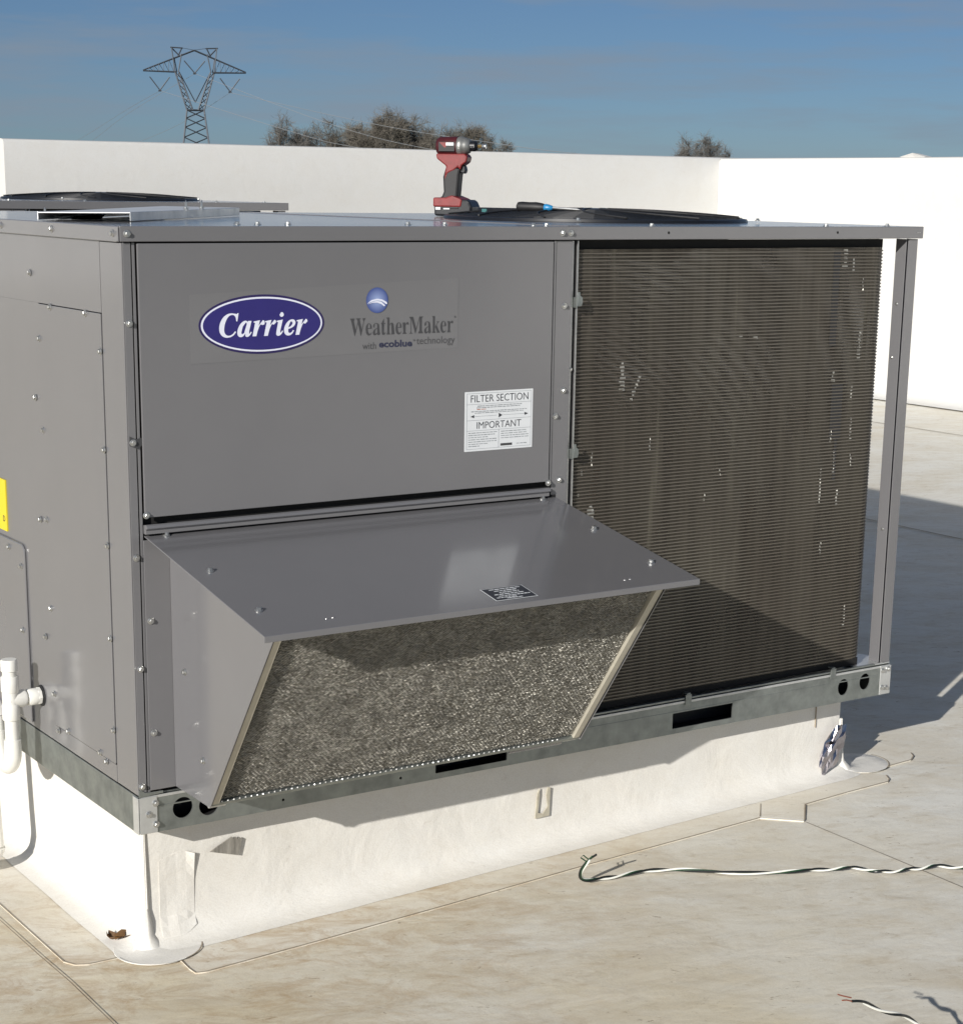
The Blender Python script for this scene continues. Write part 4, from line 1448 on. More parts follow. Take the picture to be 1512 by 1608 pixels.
rp = random.Random(2)
lines([(x0 + 0.028, x1 - 0.026, 0.7212), (x0 + 0.026, x1 - 0.030, 0.7180), (x0 + 0.014, x1 - 0.014, 0.7112), (x0 + 0.022, x1 - 0.022, 0.7082)], yl, 'ink_grey', lab, rp)
lines([(x0 + 0.027, x0 + 0.05, 0.7150)], yl, 'ink_red', lab, rp)
lines([(x0 + 0.008, x0 + 0.073, 0.6710), (x0 + 0.008, x0 + 0.068, 0.6668), (x0 + 0.008, x0 + 0.052, 0.6626), (x0 + 0.008, x0 + 0.072, 0.6584), (x0 + 0.008, x0 + 0.072, 0.6542), (x0 + 0.008, x0 + 0.055, 0.6500), (x0 + 0.008, x0 + 0.034, 0.6460)], yl, 'ink_grey', lab, rp)
lines([(x0 + 0.082, x1 - 0.012, 0.6710), (x0 + 0.082, x1 - 0.014, 0.6668), (x0 + 0.082, x1 - 0.009, 0.6626), (x0 + 0.082, x1 - 0.009, 0.6584), (x0 + 0.118, x1 - 0.012, 0.6460)], yl, 'ink_grey', lab, rp)
g = G()
g.box(x0 + 0.0815, x0 + 0.1080, yl, yl + 0.0003, 0.6435, 0.6480)
mk('label_block', g, 'ink_mid', lab)

# black warning plate on the hood top
nh = Vector((0, -0.186, 0.9825))


def hm(dn):
    return lambda x, v: (x, -0.4255 + v * 0.9825, hoodz(-0.4255 + v * 0.9825) + dn)


def hoodrect(name, a, b, c, d, dn, m, parent):
    g = G()
    f = hm(dn)
    g.quad(f(a, c), f(b, c), f(b, d), f(a, d))
    return mk(name, g, m, parent)


wl = hoodrect('warning_label', 0.4645, 0.5495, 0.0015, 0.0530, 0.0006, 'label_white', unit)
hoodrect('label_field', 0.4662, 0.5478, 0.0030, 0.0515, 0.0010, 'ink', wl)
lines([(0.478, 0.540, 0.0455), (0.484, 0.532, 0.0385), (0.490, 0.530, 0.0315), (0.476, 0.536, 0.0245), (0.480, 0.545, 0.0175), (0.472, 0.512, 0.0115), (0.490, 0.522, 0.0070)], 0, 'label_white', wl, rp, hm(0.0013), 0.0030)

# yellow caution sticker, cut by the left edge of the photo
g = G()
g.prism([(0.6045, 0.4480), (0.6045, 0.5500), (0.740, 0.5500), (0.740, 0.4480)], 'x', -0.0027, -0.0002)
ys_ = mk('caution_label', g, 'yellow', unit)
text('caution_lettering', 'D', 0.6120, 0.6230, 0.4660, 0.4780, 0, 'ink', ys_, bold=0.01, mapf=lambda a, b: (-0.0031, 0.6120 + 0.6230 - a, b))
# ------------------------------------------------------------------ condensate drain in white pipe
dr = thing('drain_pipe', 'white plastic condensate drain pipe with trap on the left side of the unit', 'drain pipe', (-0.063, 0.458, 0.0))
PR = 0.0134
X0, Y0 = -0.063, 0.458


def pl_(x, y, z):
    return (x - X0, y - Y0, z)


g = G()
g.tube([pl_(0.002, 0.458, 0.1475), pl_(-0.060, 0.458, 0.1475)], PR * 0.92, 16)
mk('outlet_stub', g, 'pvc', dr, smooth=True)
g = G()
g.lathe([(0, 0.0155), (0.004, 0.0165), (0.022, 0.0165), (0.024, 0.0150)], pl_(-0.006, 0.458, 0.1475), (-1, 0, 0), 20)
g.lathe([(0, 0.0145), (0.002, 0.0175), (0.008, 0.0175), (0.009, 0.015)], pl_(-0.0025, 0.458, 0.1475), (-1, 0, 0), 8)
mk('threaded_adapter', g, 'pvc', dr, smooth=True)
g = G()
g.lathe([(0, 0.0160), (0.002, 0.0172), (0.030, 0.0172), (0.032, 0.0160)], pl_(-0.063, 0.458, 0.195), (0, 0, -1), 20)
g.lathe([(0, 0.0160), (0.002, 0.0172), (0.030, 0.0172), (0.032, 0.0160)], pl_(-0.063, 0.458, 0.140), (0, 0, -1), 20)
g.lathe([(0, 0.0158), (0.06, 0.0158)], pl_(-0.063, 0.458, 0.180), (0, 0, -1), 20)
g.lathe([(0, 0.0155), (0.03, 0.0172), (0.034, 0.016)], pl_(-0.068, 0.458, 0.1475), (1, 0, 0), 20)
mk('tee_fitting', g, 'pvc', dr, smooth=True)
g = G()
g.tube([pl_(-0.063, 0.458, 0.225), pl_(-0.063, 0.458, 0.192)], PR, 16)
g.lathe([(0, 0.0145), (0.002, 0.0160), (0.022, 0.0160), (0.023, 0.0135)], pl_(-0.063, 0.458, 0.228), (0, 0, -1), 20)
mk('clean_out_cap', g, 'pvc', dr, smooth=True)
g = G()
g.tube([pl_(-0.063, 0.458, 0.115), pl_(-0.063, 0.458, 0.055)], PR, 16)
mk('drop_pipe', g, 'pvc', dr, smooth=True)
g = G()
bend = []
for i in range(13):
    a = R(180 + 180 * i / 12)
    bend.append(pl_(-0.063, 0.458 + 0.040 + 0.040 * math.cos(a), 0.045 + 0.040 * math.sin(a)))
g.tube([pl_(-0.063, 0.458, 0.068)] + bend + [pl_(-0.063, 0.538, 0.068)], 0.0165, 16)
mk('trap_bend', g, 'pvc', dr, smooth=True)
g = G()
g.tube([pl_(-0.063, 0.538, 0.066), pl_(-0.063, 0.538, 0.098)], PR, 16)
el = [pl_(-0.063, 0.538 + 0.022 - 0.022 * math.cos(R(15 * i)), 0.098 + 0.022 * math.sin(R(15 * i))) for i in range(7)]
g.tube(el, 0.0160, 16)
g.tube([pl_(-0.063, 0.560, 0.120), pl_(-0.063, 0.585, 0.120)], PR, 16)
el = [pl_(-0.063, 0.585 + 0.022 * math.sin(R(15 * i)), 0.098 + 0.022 * math.cos(R(15 * i))) for i in range(7)]
g.tube(el, 0.0160, 16)
mk('riser_pipe', g, 'pvc', dr, smooth=True)
g = G()
g.tube([pl_(-0.063, 0.607, 0.099), pl_(-0.063, 0.580, -0.19)], PR, 16)
el = [pl_(-0.063 - 0.03 * (1 - math.cos(R(15 * i))), 0.580 + 0.002 * i, -0.19 - 0.03 * math.sin(R(15 * i))) for i in range(7)]
g.tube(el, 0.0160, 16)
g.tube([pl_(-0.09, 0.59, -0.222), pl_(-0.30, 0.72, -0.240)], PR, 16)
mk('outfall_pipe', g, 'pvc', dr, smooth=True)

# ------------------------------------------------------------------ impact driver standing on the top
S_ = 1e-3
DR = thing('impact_driver', 'red and black cordless impact driver standing on its battery on the unit top', 'power tool', (1.256, 0.950, H_UNIT - 0.0003), R(-52))
DR.scale = (0.96, 0.96, 0.96)


def prof(pts, th, name, m, bev, parent=DR, yoff=0.0):
    g = G()
    g.prism([(x * S_, z * S_) for x, z in pts], 'y', (yoff - th / 2) * S_, (yoff + th / 2) * S_)
    return mk(name, g, m, parent, bevel=bev * S_)


bt = prof([(-36, 1), (52, 0), (60, 6), (61, 24), (55, 36), (48, 41), (-4, 42), (-38, 36), (-38, 6)], 72, 'battery_pack', 'gloss_black', 6)
prof([(-40, 23), (34, 23), (37, 40), (30, 44), (8, 52), (-8, 46), (-40, 46)], 77, 'battery_foot', 'tool_red', 4)
prof([(-37, 19), (28, 19), (28, 24), (-37, 24)], 75, 'battery_latch', 'matte_black', 1.5, bt)
g = G()
g.box(-0.033, -0.020, -0.0382, -0.0372, 0.0165, 0.0225)
g.box(-0.012, 0.004, -0.0382, -0.0372, 0.0175, 0.0205)
mk('battery_badge', g, 'label_white', bt)
prof([(-36, 40), (16, 40), (17, 54), (21, 100), (24, 116), (-14, 122), (-22, 96), (-20, 60), (-24, 50)], 36, 'grip', 'rubber', 9)
prof([(-40, 152), (-38, 140), (-24, 130), (-13, 122), (-16, 108), (-17, 84), (-9, 104), (-2, 108), (8, 112), (18, 120), (24, 112), (28, 124), (40, 132), (43, 144), (36, 152)], 39, 'handle_shell', 'tool_red', 5)
prof([(20, 106), (33, 104), (36, 112), (34, 122), (26, 128), (20, 124)], 18, 'trigger', 'gloss_black', 3)
g = G()
g.lathe([(-0.043, 0.012), (-0.041, 0.018), (-0.034, 0.0225), (0.010, 0.0232), (0.013, 0.022)], (0, 0, 0.1705), (1, 0, 0), 24)
mh = mk('motor_housing', g, 'tool_dark_red', DR, smooth=True)
g = G()
g.box(-0.031, 0.010, -0.0236, -0.0228, 0.158, 0.180)
pl2 = mk('name_plate', g, 'matte_black', mh)
g = G()
g.add([(-0.029, -0.0238, 0.179), (-0.004, -0.0238, 0.179), (-0.014, -0.0238, 0.166), (-0.018, -0.0238, 0.168)], [(0, 1, 2, 3)])
mk('plate_flash', g, 'tool_red', pl2)
g = G()
g.box(-0.012, 0.008, -0.0240, -0.0237, 0.1715, 0.1785)
mk('plate_lettering', g, 'label_white', pl2)
g = G()
g.lathe([(0.0, 0.0215), (0.003, 0.0235), (0.012, 0.0232), (0.014, 0.0215), (0.021, 0.0205), (0.030, 0.0165), (0.033, 0.012)], (0.013, 0, 0.1705), (1, 0, 0), 28)
mk('gear_case', g, 'cast_alu', DR, smooth=True)
g = G()
g.lathe([(0.0, 0.010), (0.002, 0.0125), (0.014, 0.0125), (0.017, 0.0095), (0.020, 0.0065)], (0.044, 0, 0.1705), (1, 0, 0), 20)
mk('bit_collar', g, 'gloss_black', DR, smooth=True)
g = G()
g.lathe([(0.0, 0.0042), (0.014, 0.0042)], (0.062, 0, 0.1705), (1, 0, 0), 6)
mk('bit_shank', g, 'brass', DR)
g = G()
g.lathe([(0.0, 0.0055), (0.001, 0.0062), (0.010, 0.0062), (0.0102, 0.0045)], (0.075, 0, 0.1705), (1, 0, 0), 12)
mk('nut_setter', g, 'zinc', DR, smooth=True)

# ------------------------------------------------------------------ small tools on the fan guard
sdv = thing('screwdriver', 'black-handled screwdriver with blue collar lying on the black fan guard', 'screwdriver', (1.215, 0.620, 1.0790), math.atan2(-0.07, 0.046))
g = G()
g.lathe([(0, 0.006), (0.003, 0.0105), (0.012, 0.0118), (0.030, 0.0112), (0.045, 0.0120), (0.060, 0.0100), (0.066, 0.008)], (0, 0, 0), (1, 0, -0.02), 10)
mk('handle', g, 'rubber', sdv, smooth=True)
g = G()
g.lathe([(0, 0.0075), (0.004, 0.0085), (0.012, 0.0070), (0.018, 0.0050), (0.020, 0.0035)], (0.066, 0, -0.0013), (1, 0, -0.02), 12)
mk('collar', g, 'tool_blue', sdv, smooth=True)
g = G()
g.lathe([(0, 0.003), (0.06, 0.003), (0.066, 0.001)], (0.085, 0, -0.0016), (1, 0, -0.05), 8)
mk('blade', g, 'zinc', sdv, smooth=True)
kn = thing('utility_knife', 'dark pointed utility knife with teal inlay lying left of the screwdriver', 'knife', (1.195, 0.752, 1.0610), math.atan2(-0.115, 0.052))
g = G()
g.prism([(0, 0.001), (0.012, -0.008), (0.05, -0.011), (0.125, -0.012), (0.13, 0.010), (0.05, 0.010), (0.015, 0.007)], 'z', 0.0, 0.014)
mk('handle', g, 'gloss_black', kn, bevel=0.003)
g = G()
g.prism([(0.018, -0.0095), (0.032, -0.0100), (0.030, -0.0115), (0.020, -0.0112)], 'z', 0.003, 0.011)
mk('inlay', g, 'tool_teal', kn)
# ------------------------------------------------------------------ loose galvanised cover sheet on the top
sh = thing('metal_sheet', 'loose galvanised sheet with a folded edge lying across the left of the unit top', 'metal sheet', (0.140, 0.288, H_UNIT + 0.0005), math.atan2(0.61, 0.52))
g = G()
g.add([(0, 0, 0.016), (0.80, 0, 0.017), (0.80, 0.17, 0.018), (0, 0.17, 0.014), (0, 0, 0.0145), (0.80, 0, 0.0155), (0.80, 0.17, 0.0165), (0, 0.17, 0.0125)],
      [(0, 1, 2, 3), (7, 6, 5, 4), (0, 4, 5, 1), (1, 5, 6, 2), (2, 6, 7, 3), (3, 7, 4, 0)])
mk('sheet', g, 'sheet_zinc', sh)
g = G()
g.box(0.0, 0.80, -0.0016, -0.0001, 0.0005, 0.0165)
mk('folded_edge', g, 'galv_bright', sh, bevel=0.0005)
g = G()
g.box(0.0, 0.80, 0.1702, 0.1716, 0.0005, 0.0150)
mk('folded_edge', g, 'sheet_zinc', sh)
# bracket and offcut beside it
br = thing('bracket', 'small bent metal bracket with dark underside on the top near the left edge', 'bracket', (0.085, 0.47, H_UNIT), R(25))
g = G()
g.prism([(0, 0.0), (0.11, 0.004), (0.12, 0.012), (0.05, 0.010), (0, 0.006)], 'y', 0.0, 0.05)
mk('plate', g, 'galv_bright', br, bevel=0.0008)
g = G()
g.prism([(0.02, 0.0), (0.09, 0.0), (0.10, 0.008), (0.03, 0.006)], 'y', -0.012, -0.001)
mk('dark_edge', g, 'matte_black', br)
SC_GROUP = 'loose screws on the unit top'
for i, (x, y, z, lab) in enumerate(((0.33, 0.46, 0.0172, 'loose hex screw standing on the galvanised sheet, nearer its left end'),
                                    (0.41, 0.56, 0.0172, 'loose hex screw standing on the galvanised sheet, nearer its right end'),
                                    (0.10, 0.60, 0.0, 'loose hex screw lying by the small bracket at the left edge'))):
    g = G()
    g.lathe([(0, 0.0042), (0.0045, 0.0042)], (0, 0, 0.0), (0, 0, 1), 6)
    g.lathe([(0.0045, 0.0062), (0.006, 0.0062)], (0, 0, 0), (0, 0, 1), 14)
    g.lathe([(0.006, 0.0024), (0.016, 0.0022), (0.020, 0.0004)], (0, 0, 0), (0, 0, 1), 8)
    o = tag(mk('hex_screw', g, 'zinc'), lab, 'screw', SC_GROUP)
    o.location = (x, y, H_UNIT + z)

# ------------------------------------------------------------------ cables on the roof


def catmull(P, n):
    P = [Vector(p) for p in P]
    P = [P[0] * 2 - P[1]] + P + [P[-1] * 2 - P[-2]]
    out = []
    for i in range(1, len(P) - 2):
        a, b, c, d = P[i - 1:i + 3]
        for k in range(n):
            t = k / n
            out.append(0.5 * ((2 * b) + (c - a) * t + (2 * a - 5 * b + 4 * c - d) * t * t + (3 * b - a - 3 * c + d) * t ** 3))
    return out + [P[-2]]


def cable(label, ctrl, strands, pitch, rad, bare=None):
    base = Vector(ctrl[0])
    t = thing('twisted_cable', label, 'cable', (base.x, base.y, roofz(base.x)))
    path = catmull(ctrl, 14)
    o = Vector(t.location)
    for name, m, ph, r, trim in strands:
        pts, s = [], 0.0
        n = len(path)
        for i in range(trim, n):
            d = (path[min(i + 1, n - 1)] - path[max(i - 1, 0)]).normalized()
            sd = d.cross(Vector((0, 0, 1))).normalized()
            uu = sd.cross(d)
            if i:
                s += (path[i] - path[i - 1]).length
            a = 2 * math.pi * s / pitch * (1 + 0.15 * math.sin(s * 9)) + ph
            q = path[i] + (sd * math.cos(a) + uu * 0.9 * math.sin(a)) * rad
            q.z = max(q.z, roofz(q.x) + r + 0.0046)
            pts.append(q - o)
        g = G()
        g.tube(pts, r, 8)
        mk(name, g, m, t, smooth=True)
    return t


zc = 0.009
c1 = [(0.867, -0.192, -0.144), (0.862, -0.180, -0.158), (0.856, -0.165, -0.180), (0.864, -0.150, -0.203)]
for x, y in [(0.885, -0.150), (0.9188, -0.1583), (0.9892, -0.1709), (1.0626, -0.2018), (1.1431, -0.2836), (1.2538, -0.3492), (1.3594, -0.4028), (1.3863, -0.4467), (1.448, -0.4737), (1.5023, -0.491), (1.5408, -0.5266), (1.6429, -0.5818), (1.8, -0.62), (2.1, -0.75)]:
    c1.append((x, y, roofz(x) + zc))
t1 = cable('twisted black and white cable lying across the roof, its frayed end curling up', c1,
           [('black_strand', 'wire_black', 0.0, 0.0022, 0), ('white_strand', 'wire_white', math.pi, 0.0021, 12), ('green_strand', 'wire_green', 1.6, 0.0016, 6)], 0.115, 0.0026)
g = G()
o = Vector(t1.location)
g.tube([Vector((0.856, -0.178, -0.160)) - o, Vector((0.846, -0.172, -0.152)) - o, Vector((0.849, -0.176, -0.146)) - o, Vector((0.857, -0.181, -0.154)) - o], 0.0014, 6)
mk('frayed_end', g, 'wire_green', t1, smooth=True)
c2 = [(0.668, -1.076, -0.056), (0.690, -1.084, -0.062), (0.735, -1.092, -0.084), (0.770, -1.098, -0.100), (0.7966, -1.1002, -0.1149), (0.84, -1.11, -0.15), (0.90, -1.13, -0.19), (0.98, -1.17, roofz(0.98) + 0.01), (1.2, -1.3, roofz(1.2) + 0.009)]
t2 = cable('twisted cable end with bare copper tips reaching up at the lower right corner', c2,
           [('black_strand', 'wire_black', 0.0, 0.0022, 4), ('white_strand', 'wire_white', math.pi, 0.0019, 16)], 0.10, 0.0024)
o = Vector(t2.location)
for dy, dz in ((0.003, 0.003), (-0.003, -0.001)):
    g = G()
    g.tube([Vector((0.676, -1.079 + dy, -0.057 + dz)) - o, Vector((0.664, -1.075 + dy, -0.053 + dz)) - o, Vector((0.655, -1.073 + dy * 1.6, -0.051 + dz * 1.5)) - o], 0.0011, 6)
    mk('copper_tip', g, 'copper', t2, smooth=True)

# dead leaf by the near corner of the curb
lf = thing('dead_leaf', 'curled brown dead leaf on the roof left of the near curb corner', 'leaf', (0.006, 0.118, roofz(0.0) + 0.005), R(-20))
lf.scale = (1.6, 1.6, 1.5)
for k, (sx, rot) in enumerate(((1, 0.2), (0.8, 2.4))):
    g = G()
    vs, fs = [], []
    n = 7
    for i in range(n):
        t = i / (n - 1)
        wd = 0.011 * sx * math.sin(math.pi * (0.08 + 0.86 * t)) * (1 + 0.25 * math.sin(9 * t))
        x = 0.030 * sx * (t - 0.2)
        for s in (-1, 0, 1):
            z = 0.003 + 0.006 * abs(s) * (0.4 + t) + 0.004 * math.sin(5 * t + k)
            y = s * wd
            vs.append((x * math.cos(rot) - y * math.sin(rot), x * math.sin(rot) + y * math.cos(rot), z))
    for i in range(n - 1):
        for q in (0, 1):
            fs.append((3 * i + q, 3 * i + q + 1, 3 * i + q + 4, 3 * i + q + 3))
    g.add(vs, fs)
    mk('blade', g, 'leaf', lf, smooth=True)

# ------------------------------------------------------------------ pylon, wires, trees beyond the roof
PX, PY = 168.9, 359.1
UX, UY = 0.905, -0.425                 # along the cross-arm
VX, VY = 0.425, 0.905                  # along the line
py = thing('power_pylon', 'dark steel lattice power pylon with forked head rising beyond the parapet', 'pylon', (PX, PY, -7.0))


def pp(a, z, b=0.0):
    return Vector((UX * a + VX * b, UY * a + VY * b, z + 7.0))


def bars(name, segs, th, m='steel_far'):
    g = G()
    for a, b in segs:
        g.tube([a, b], th, 4)
    return mk(name, g, m, py)


hw = lambda z: 1.75 + (15.6 - z) * 0.128      # body half width
for sa in (-1, 1):
    for sb in (-1, 1):
        bars('tower_leg', [(pp(sa * hw(-7), -7, sb * hw(-7)), pp(sa * 1.75, 15.6, sb * 1.3))], 0.17)
lev = [-7, -3.5, 0, 3, 5.6, 8.0, 10.2, 12.2, 14.0, 15.6]
for sb in (-1, 1):
    segs = []
    for z0_, z1_ in zip(lev[:-1], lev[1:]):
        b0, b1 = sb * (1.3 + (hw(z0_) - 1.75)), sb * (1.3 + (hw(z1_) - 1.75))
        segs += [(pp(-hw(z0_), z0_, b0), pp(hw(z1_), z1_, b1)), (pp(hw(z0_), z0_, b0), pp(-hw(z1_), z1_, b1))]
    bars('tower_brace', segs, 0.075)
for sa in (-1, 1):
    segs = []
    for z0_, z1_ in zip(lev[:-1], lev[1:]):
        b0, b1 = (1.3 + (hw(z0_) - 1.75)), (1.3 + (hw(z1_) - 1.75))
        segs += [(pp(sa * hw(z0_), z0_, -b0), pp(sa * hw(z1_), z1_, b1)), (pp(sa * hw(z0_), z0_, b0), pp(sa * hw(z1_), z1_, -b1))]
    bars('tower_brace', segs, 0.075)
bars('waist_ring', [(pp(-1.75, 15.6, s), pp(1.75, 15.6, s)) for s in (-1.3, 1.3)] + [(pp(s, 15.6, -1.3), pp(s, 15.6, 1.3)) for s in (-1.75, 1.75)], 0.15)
for sa in (-1, 1):
    segs = []
    for sb in (-1, 1):
        segs += [(pp(sa * 1.75, 15.6, sb * 1.3), pp(sa * 3.95, 23.05, sb * 0.7)), (pp(sa * 0.55, 15.6, sb * 1.3), pp(sa * 3.15, 23.05, sb * 0.7))]
    bars('fork_arm', segs, 0.16)
    segs = []
    n = 6
    for i in range(n):
        t0, t1_ = i / n, (i + 1) / n
        o0, o1 = 1.75 + 2.2 * t0, 1.75 + 2.2 * t1_
        i0, i1 = 0.55 + 2.6 * t0, 0.55 + 2.6 * t1_
        zz0, zz1 = 15.6 + 7.45 * t0, 15.6 + 7.45 * t1_
        for b in (-1, 1):
            segs += [(pp(sa * o0, zz0, b), pp(sa * i1, zz1, b * 0.9)), (pp(sa * i0, zz0, b), pp(sa * o1, zz1, b * 0.9))]
    bars('fork_brace', segs, 0.06)
    bars('fork_crotch', [(pp(sa * 3.1, 23.0, b), pp(0, 17.2, b)) for b in (-0.6, 0.6)], 0.09)
    bars('fork_post', [(pp(sa * 3.95, 23.05, b), pp(sa * 4.55, 27.75, b)) for b in (-0.6, 0.6)] + [(pp(sa * 3.3, 23.05, b), pp(sa * 2.6, 26.6, b)) for b in (-0.6, 0.6)] + [(pp(sa * 3.6, 23.05, 0), pp(sa * 4.1, 25.9, 0))], 0.12)
    bars('cross_arm', [(pp(sa * 3.6, 23.05, b * 0.7), pp(sa * 10.4, 23.15)) for b in (-1, 1)] + [(pp(0, 27.35, b * 0.6), pp(sa * 10.4, 23.25)) for b in (-1, 1)], 0.14)
    segs = []
    for i in range(6):
        a0 = 4.2 + i * 1.0
        top_ = 27.35 - (27.35 - 23.25) * a0 / 10.4
        top2 = 27.35 - (27.35 - 23.25) * (a0 + 0.9) / 10.4
        segs += [(pp(sa * a0, 23.1, 0.4), pp(sa * (a0 + 0.9), top2, 0.3)), (pp(sa * a0, 23.1, -0.4), pp(sa * a0, top_, -0.3))]
    bars('arm_brace', segs, 0.05)
    bars('earth_peak', [(pp(sa * 2.3, 27.75), pp(sa * 4.8, 27.85)), (pp(sa * 2.5, 27.75), pp(sa * 3.3, 26.1)), (pp(sa * 3.0, 26.2), pp(sa * 4.6, 27.8))], 0.13)
    bars('earth_peak', [(pp(sa * 2.3, 27.75), pp(0, 27.4))], 0.045)
for a, z, sp, zt_ in ((0.0, 22.9, 2.1, 25.3), (-7.1, 19.4, 2.0, 22.0), (7.1, 19.4, 2.0, 22.0)):
    for s in (-1, 1):
        g = G()
        g.tube([pp(a + s * sp, zt_), pp(a, z)], 0.13, 6)
        mk('insulator_string', g, 'insulator', py)
    g = G()
    g.box(-0.25, 0.25, -0.25, 0.25, -0.15, 0.15)
    o = mk('clamp', g, 'steel_far', py)
    o.location = pp(a, z - 0.1)

WG = 'overhead power lines'
for ctrl, lab in (([(175.3, 356.1, 19.2), (165.735, 281.745, 11.36), (159.75, 238.318, 7.77), (154.393, 205.383, 5.61), (146, 150, 3.6), (138, 90, 4.5)], 'overhead wire running right from the pylon, the topmost, passing over the trees'),
                  ([(168.9, 359.1, 22.8), (164.767, 293.8, 11.34), (158.63, 250.96, 6.64), (150, 200, 3.2), (140, 120, 2.6)], 'overhead wire running right from the middle of the pylon across the trees'),
                  ([(162.5, 362.1, 19.3), (161.527, 301.3, 9.96), (158.297, 274.5, 7.22), (150, 215, 3.0), (140, 130, 2.4)], 'lowest overhead wire running right from the pylon across the left trees'),
                  ([(162.5, 362.1, 19.3), (172.11, 401.52, 16.95), (185.23, 461.03, 12.0), (200, 528, 7.5)], 'overhead wire running down left from the left arm of the pylon'),
                  ([(168.9, 359.1, 22.8), (172.07, 401.53, 15.9), (183, 455, 9.6), (198, 520, 6.0)], 'overhead wire running down left from the middle of the pylon'),
                  ([(175.3, 356.1, 19.2), (182, 392, 14.6), (188.17, 427.25, 11.34), (200, 490, 7.0)], 'overhead wire running down left from the right arm of the pylon')):
    b = Vector(ctrl[0])
    g = G()
    g.tube([p - b for p in catmull(ctrl, 10)], 0.036, 4)
    o = tag(mk('power_line', g, 'wire_far'), lab, 'power line', WG)
    o.location = b


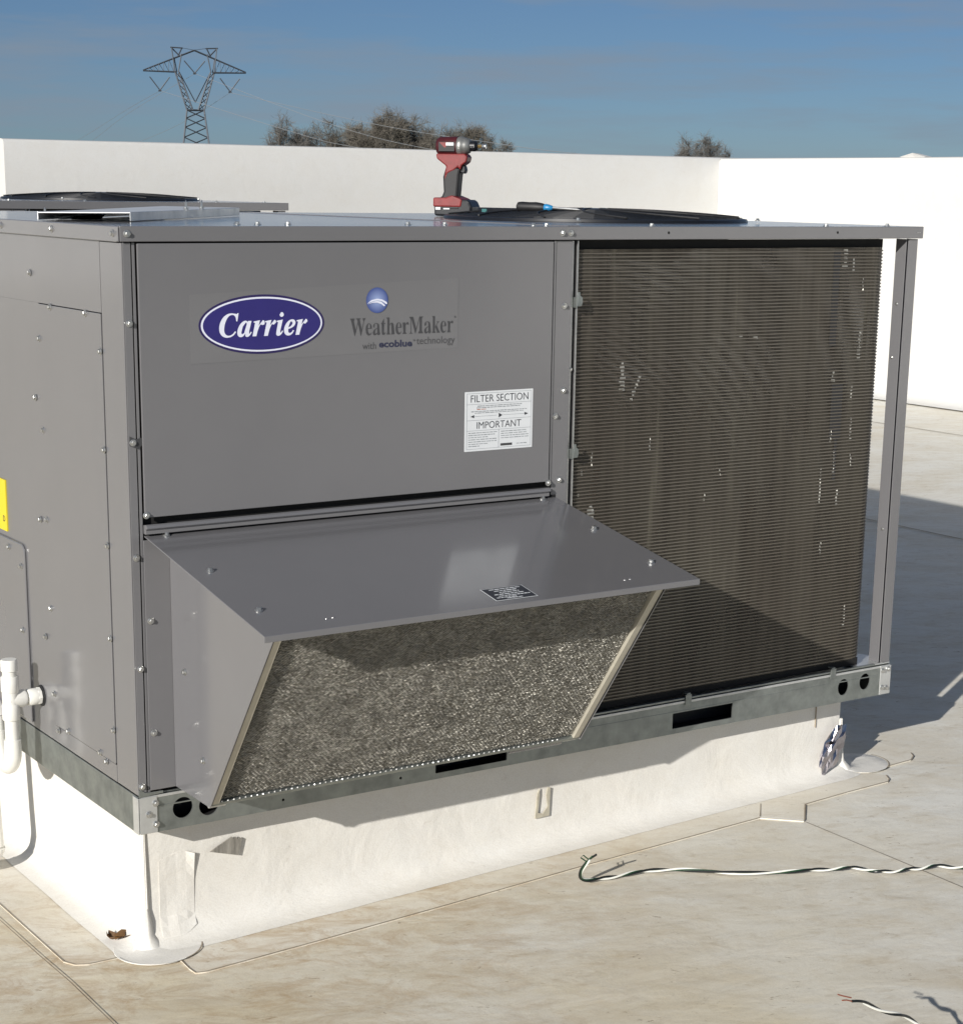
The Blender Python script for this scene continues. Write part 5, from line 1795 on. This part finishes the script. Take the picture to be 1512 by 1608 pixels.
def tree_meshes(seed, h, wd, pale=False):
    """Bare winter tree: tapered trunk with limbs reaching into a rounded crown of fine twigs."""
    r = random.Random(seed)
    tr, cr = G(), G()
    cz, rz_ = h * 0.62, h * 0.38

    def strip(p, q, w0, w1):
        s = (q - p).cross(Vector((r.uniform(-1, 1), r.uniform(-1, 1), r.uniform(-0.3, 0.3)))).normalized()
        cr.add([p - s * w0, p + s * w0, q + s * w1, q - s * w1], [(0, 1, 2, 3)])

    lump = [(Vector((r.gauss(0, 1), r.gauss(0, 1), r.gauss(0, 1))).normalized(), r.uniform(-0.38, 0.26)) for _ in range(12)]

    def shell(d, f):
        k = 1.0
        for ld, a in lump:
            k += a * max(0.0, d.dot(ld)) ** 4
        return Vector((d.x * wd * k, d.y * wd * k, cz + d.z * rz_ * k * 1.0)) * 1.0 if f == 1 else Vector((d.x * wd * k * f, d.y * wd * k * f, cz + d.z * rz_ * k * f))

    def rdir(up=0.0):
        d = Vector((r.gauss(0, 1), r.gauss(0, 1), r.gauss(up, 1)))
        return d.normalized()

    tr.tube([Vector((0, 0, 0)), Vector((r.uniform(-.1, .1), 0, h * 0.2)), Vector((r.uniform(-.3, .3), r.uniform(-.3, .3), h * 0.42)), Vector((r.uniform(-.4, .4), 0, h * 0.7))],
            [0.30, 0.26, 0.2, 0.08], 6, cap=False)
    for i in range(13):
        d = rdir(0.25)
        a = Vector((0, 0, h * r.uniform(0.25, 0.55)))
        b = shell(d, r.uniform(0.75, 0.95))
        m = a.lerp(b, 0.5) + Vector((r.gauss(0, .3), r.gauss(0, .3), -0.1 * h * r.random()))
        m2 = a.lerp(b, 0.8) + Vector((r.gauss(0, .3), r.gauss(0, .3), 0))
        tr.tube([a, m, m2, b], [0.13, 0.09, 0.055, 0.02], 4, cap=False)
        for k in range(9):
            t = r.uniform(0.35, 1.0)
            p = a.lerp(m, t * 2) if t < 0.5 else m.lerp(b, t * 2 - 1)
            d2 = (d + rdir() * 0.75).normalized()
            q = shell(d2, r.uniform(0.6, 1.0))
            q = p.lerp(q, r.uniform(0.5, 1.0))
            mid = p.lerp(q, 0.5) + Vector((r.gauss(0, .2), r.gauss(0, .2), r.uniform(-.3, .1)))
            strip(p, mid, 0.065, 0.045)
            strip(mid, q, 0.045, 0.025)
            for n in range(40):
                t2 = r.random()
                p2 = p.lerp(mid, t2 * 2) if t2 < 0.5 else mid.lerp(q, t2 * 2 - 1)
                g2 = ((q - p).normalized() + rdir(0.15) * 0.95).normalized()
                ln = r.uniform(0.5, 1.5) * h / 17
                q2 = p2 + g2 * ln
                strip(p2, q2, 0.024, 0.011)
                for _ in range(2):
                    p3 = p2.lerp(q2, r.uniform(0.3, 1))
                    strip(p3, p3 + (g2 + rdir() * 0.9).normalized() * ln * 0.6, 0.019, 0.009)
    return mesh_of('trunk', tr, 'bark'), mesh_of('crown', cr, 'twig_pale' if pale else 'twig')


TREES = [  # x, y, top z, half width, pale, label
    (137.9, 262.9, 10.0, 3.6, True, 'thin pale bare tree at the left end of the tree clump'),
    (141.2, 261.3, 10.6, 4.4, True, 'pale bare tree second from the left in the clump, beside the gap'),
    (145.2, 261.0, 10.9, 4.8, False, 'bare brown tree left of the clump middle, under the highest wires'),
    (148.8, 256.0, 11.3, 5.0, False, 'dense bare tree just left of the tallest tree in the clump'),
    (152.4, 254.9, 13.0, 5.2, False, 'tallest bare tree in the middle of the clump'),
    (156.4, 252.6, 12.2, 4.8, False, 'bare tree just right of the tallest tree, behind the driver'),
    (160.4, 250.2, 11.4, 4.6, False, 'bare twiggy tree right behind the nose of the impact driver'),
    (164.2, 247.6, 10.8, 4.6, False, 'bare spreading tree at the right end of the tree clump'),
    (167.0, 245.6, 8.6, 3.2, False, 'low bare tree trailing off at the far right of the clump'),
    (150.5, 262.0, 10.8, 5.4, False, 'bare tree filling the back of the clump on its left'),
    (158.8, 256.5, 10.8, 5.4, False, 'bare tree filling the back of the clump on its right'),
    (190.3, 228.0, 8.4, 2.6, True, 'left tree of the small bare clump above the wall corner'),
    (192.6, 226.1, 8.9, 2.6, True, 'middle tree of the small bare clump above the wall corner'),
    (194.6, 224.4, 8.3, 2.6, True, 'right tree of the small bare clump above the wall corner'),
    (177.0, 238.4, 6.45, 2.0, False, 'tiny treetop just peeping over the wall between the clumps'),
]
for i, (x, y, zt_, wd, pale, lab) in enumerate(TREES):
    k = 1.2                                             # out past the nearer wires
    x, y, zt_ = -1.2255 + (x + 1.2255) * k, -2.902 + (y + 2.902) * k, 1.12 + (zt_ - 1.12) * k
    t = thing('bare_tree', lab, 'tree', (x, y, -7.0), i * 1.3, 'bare trees beyond the parapet')
    a, b = tree_meshes(100 + i, (zt_ + 7.0) * 1.05, wd * 1.14, pale)
    link('trunk', a, t)
    link('crown', b, t)
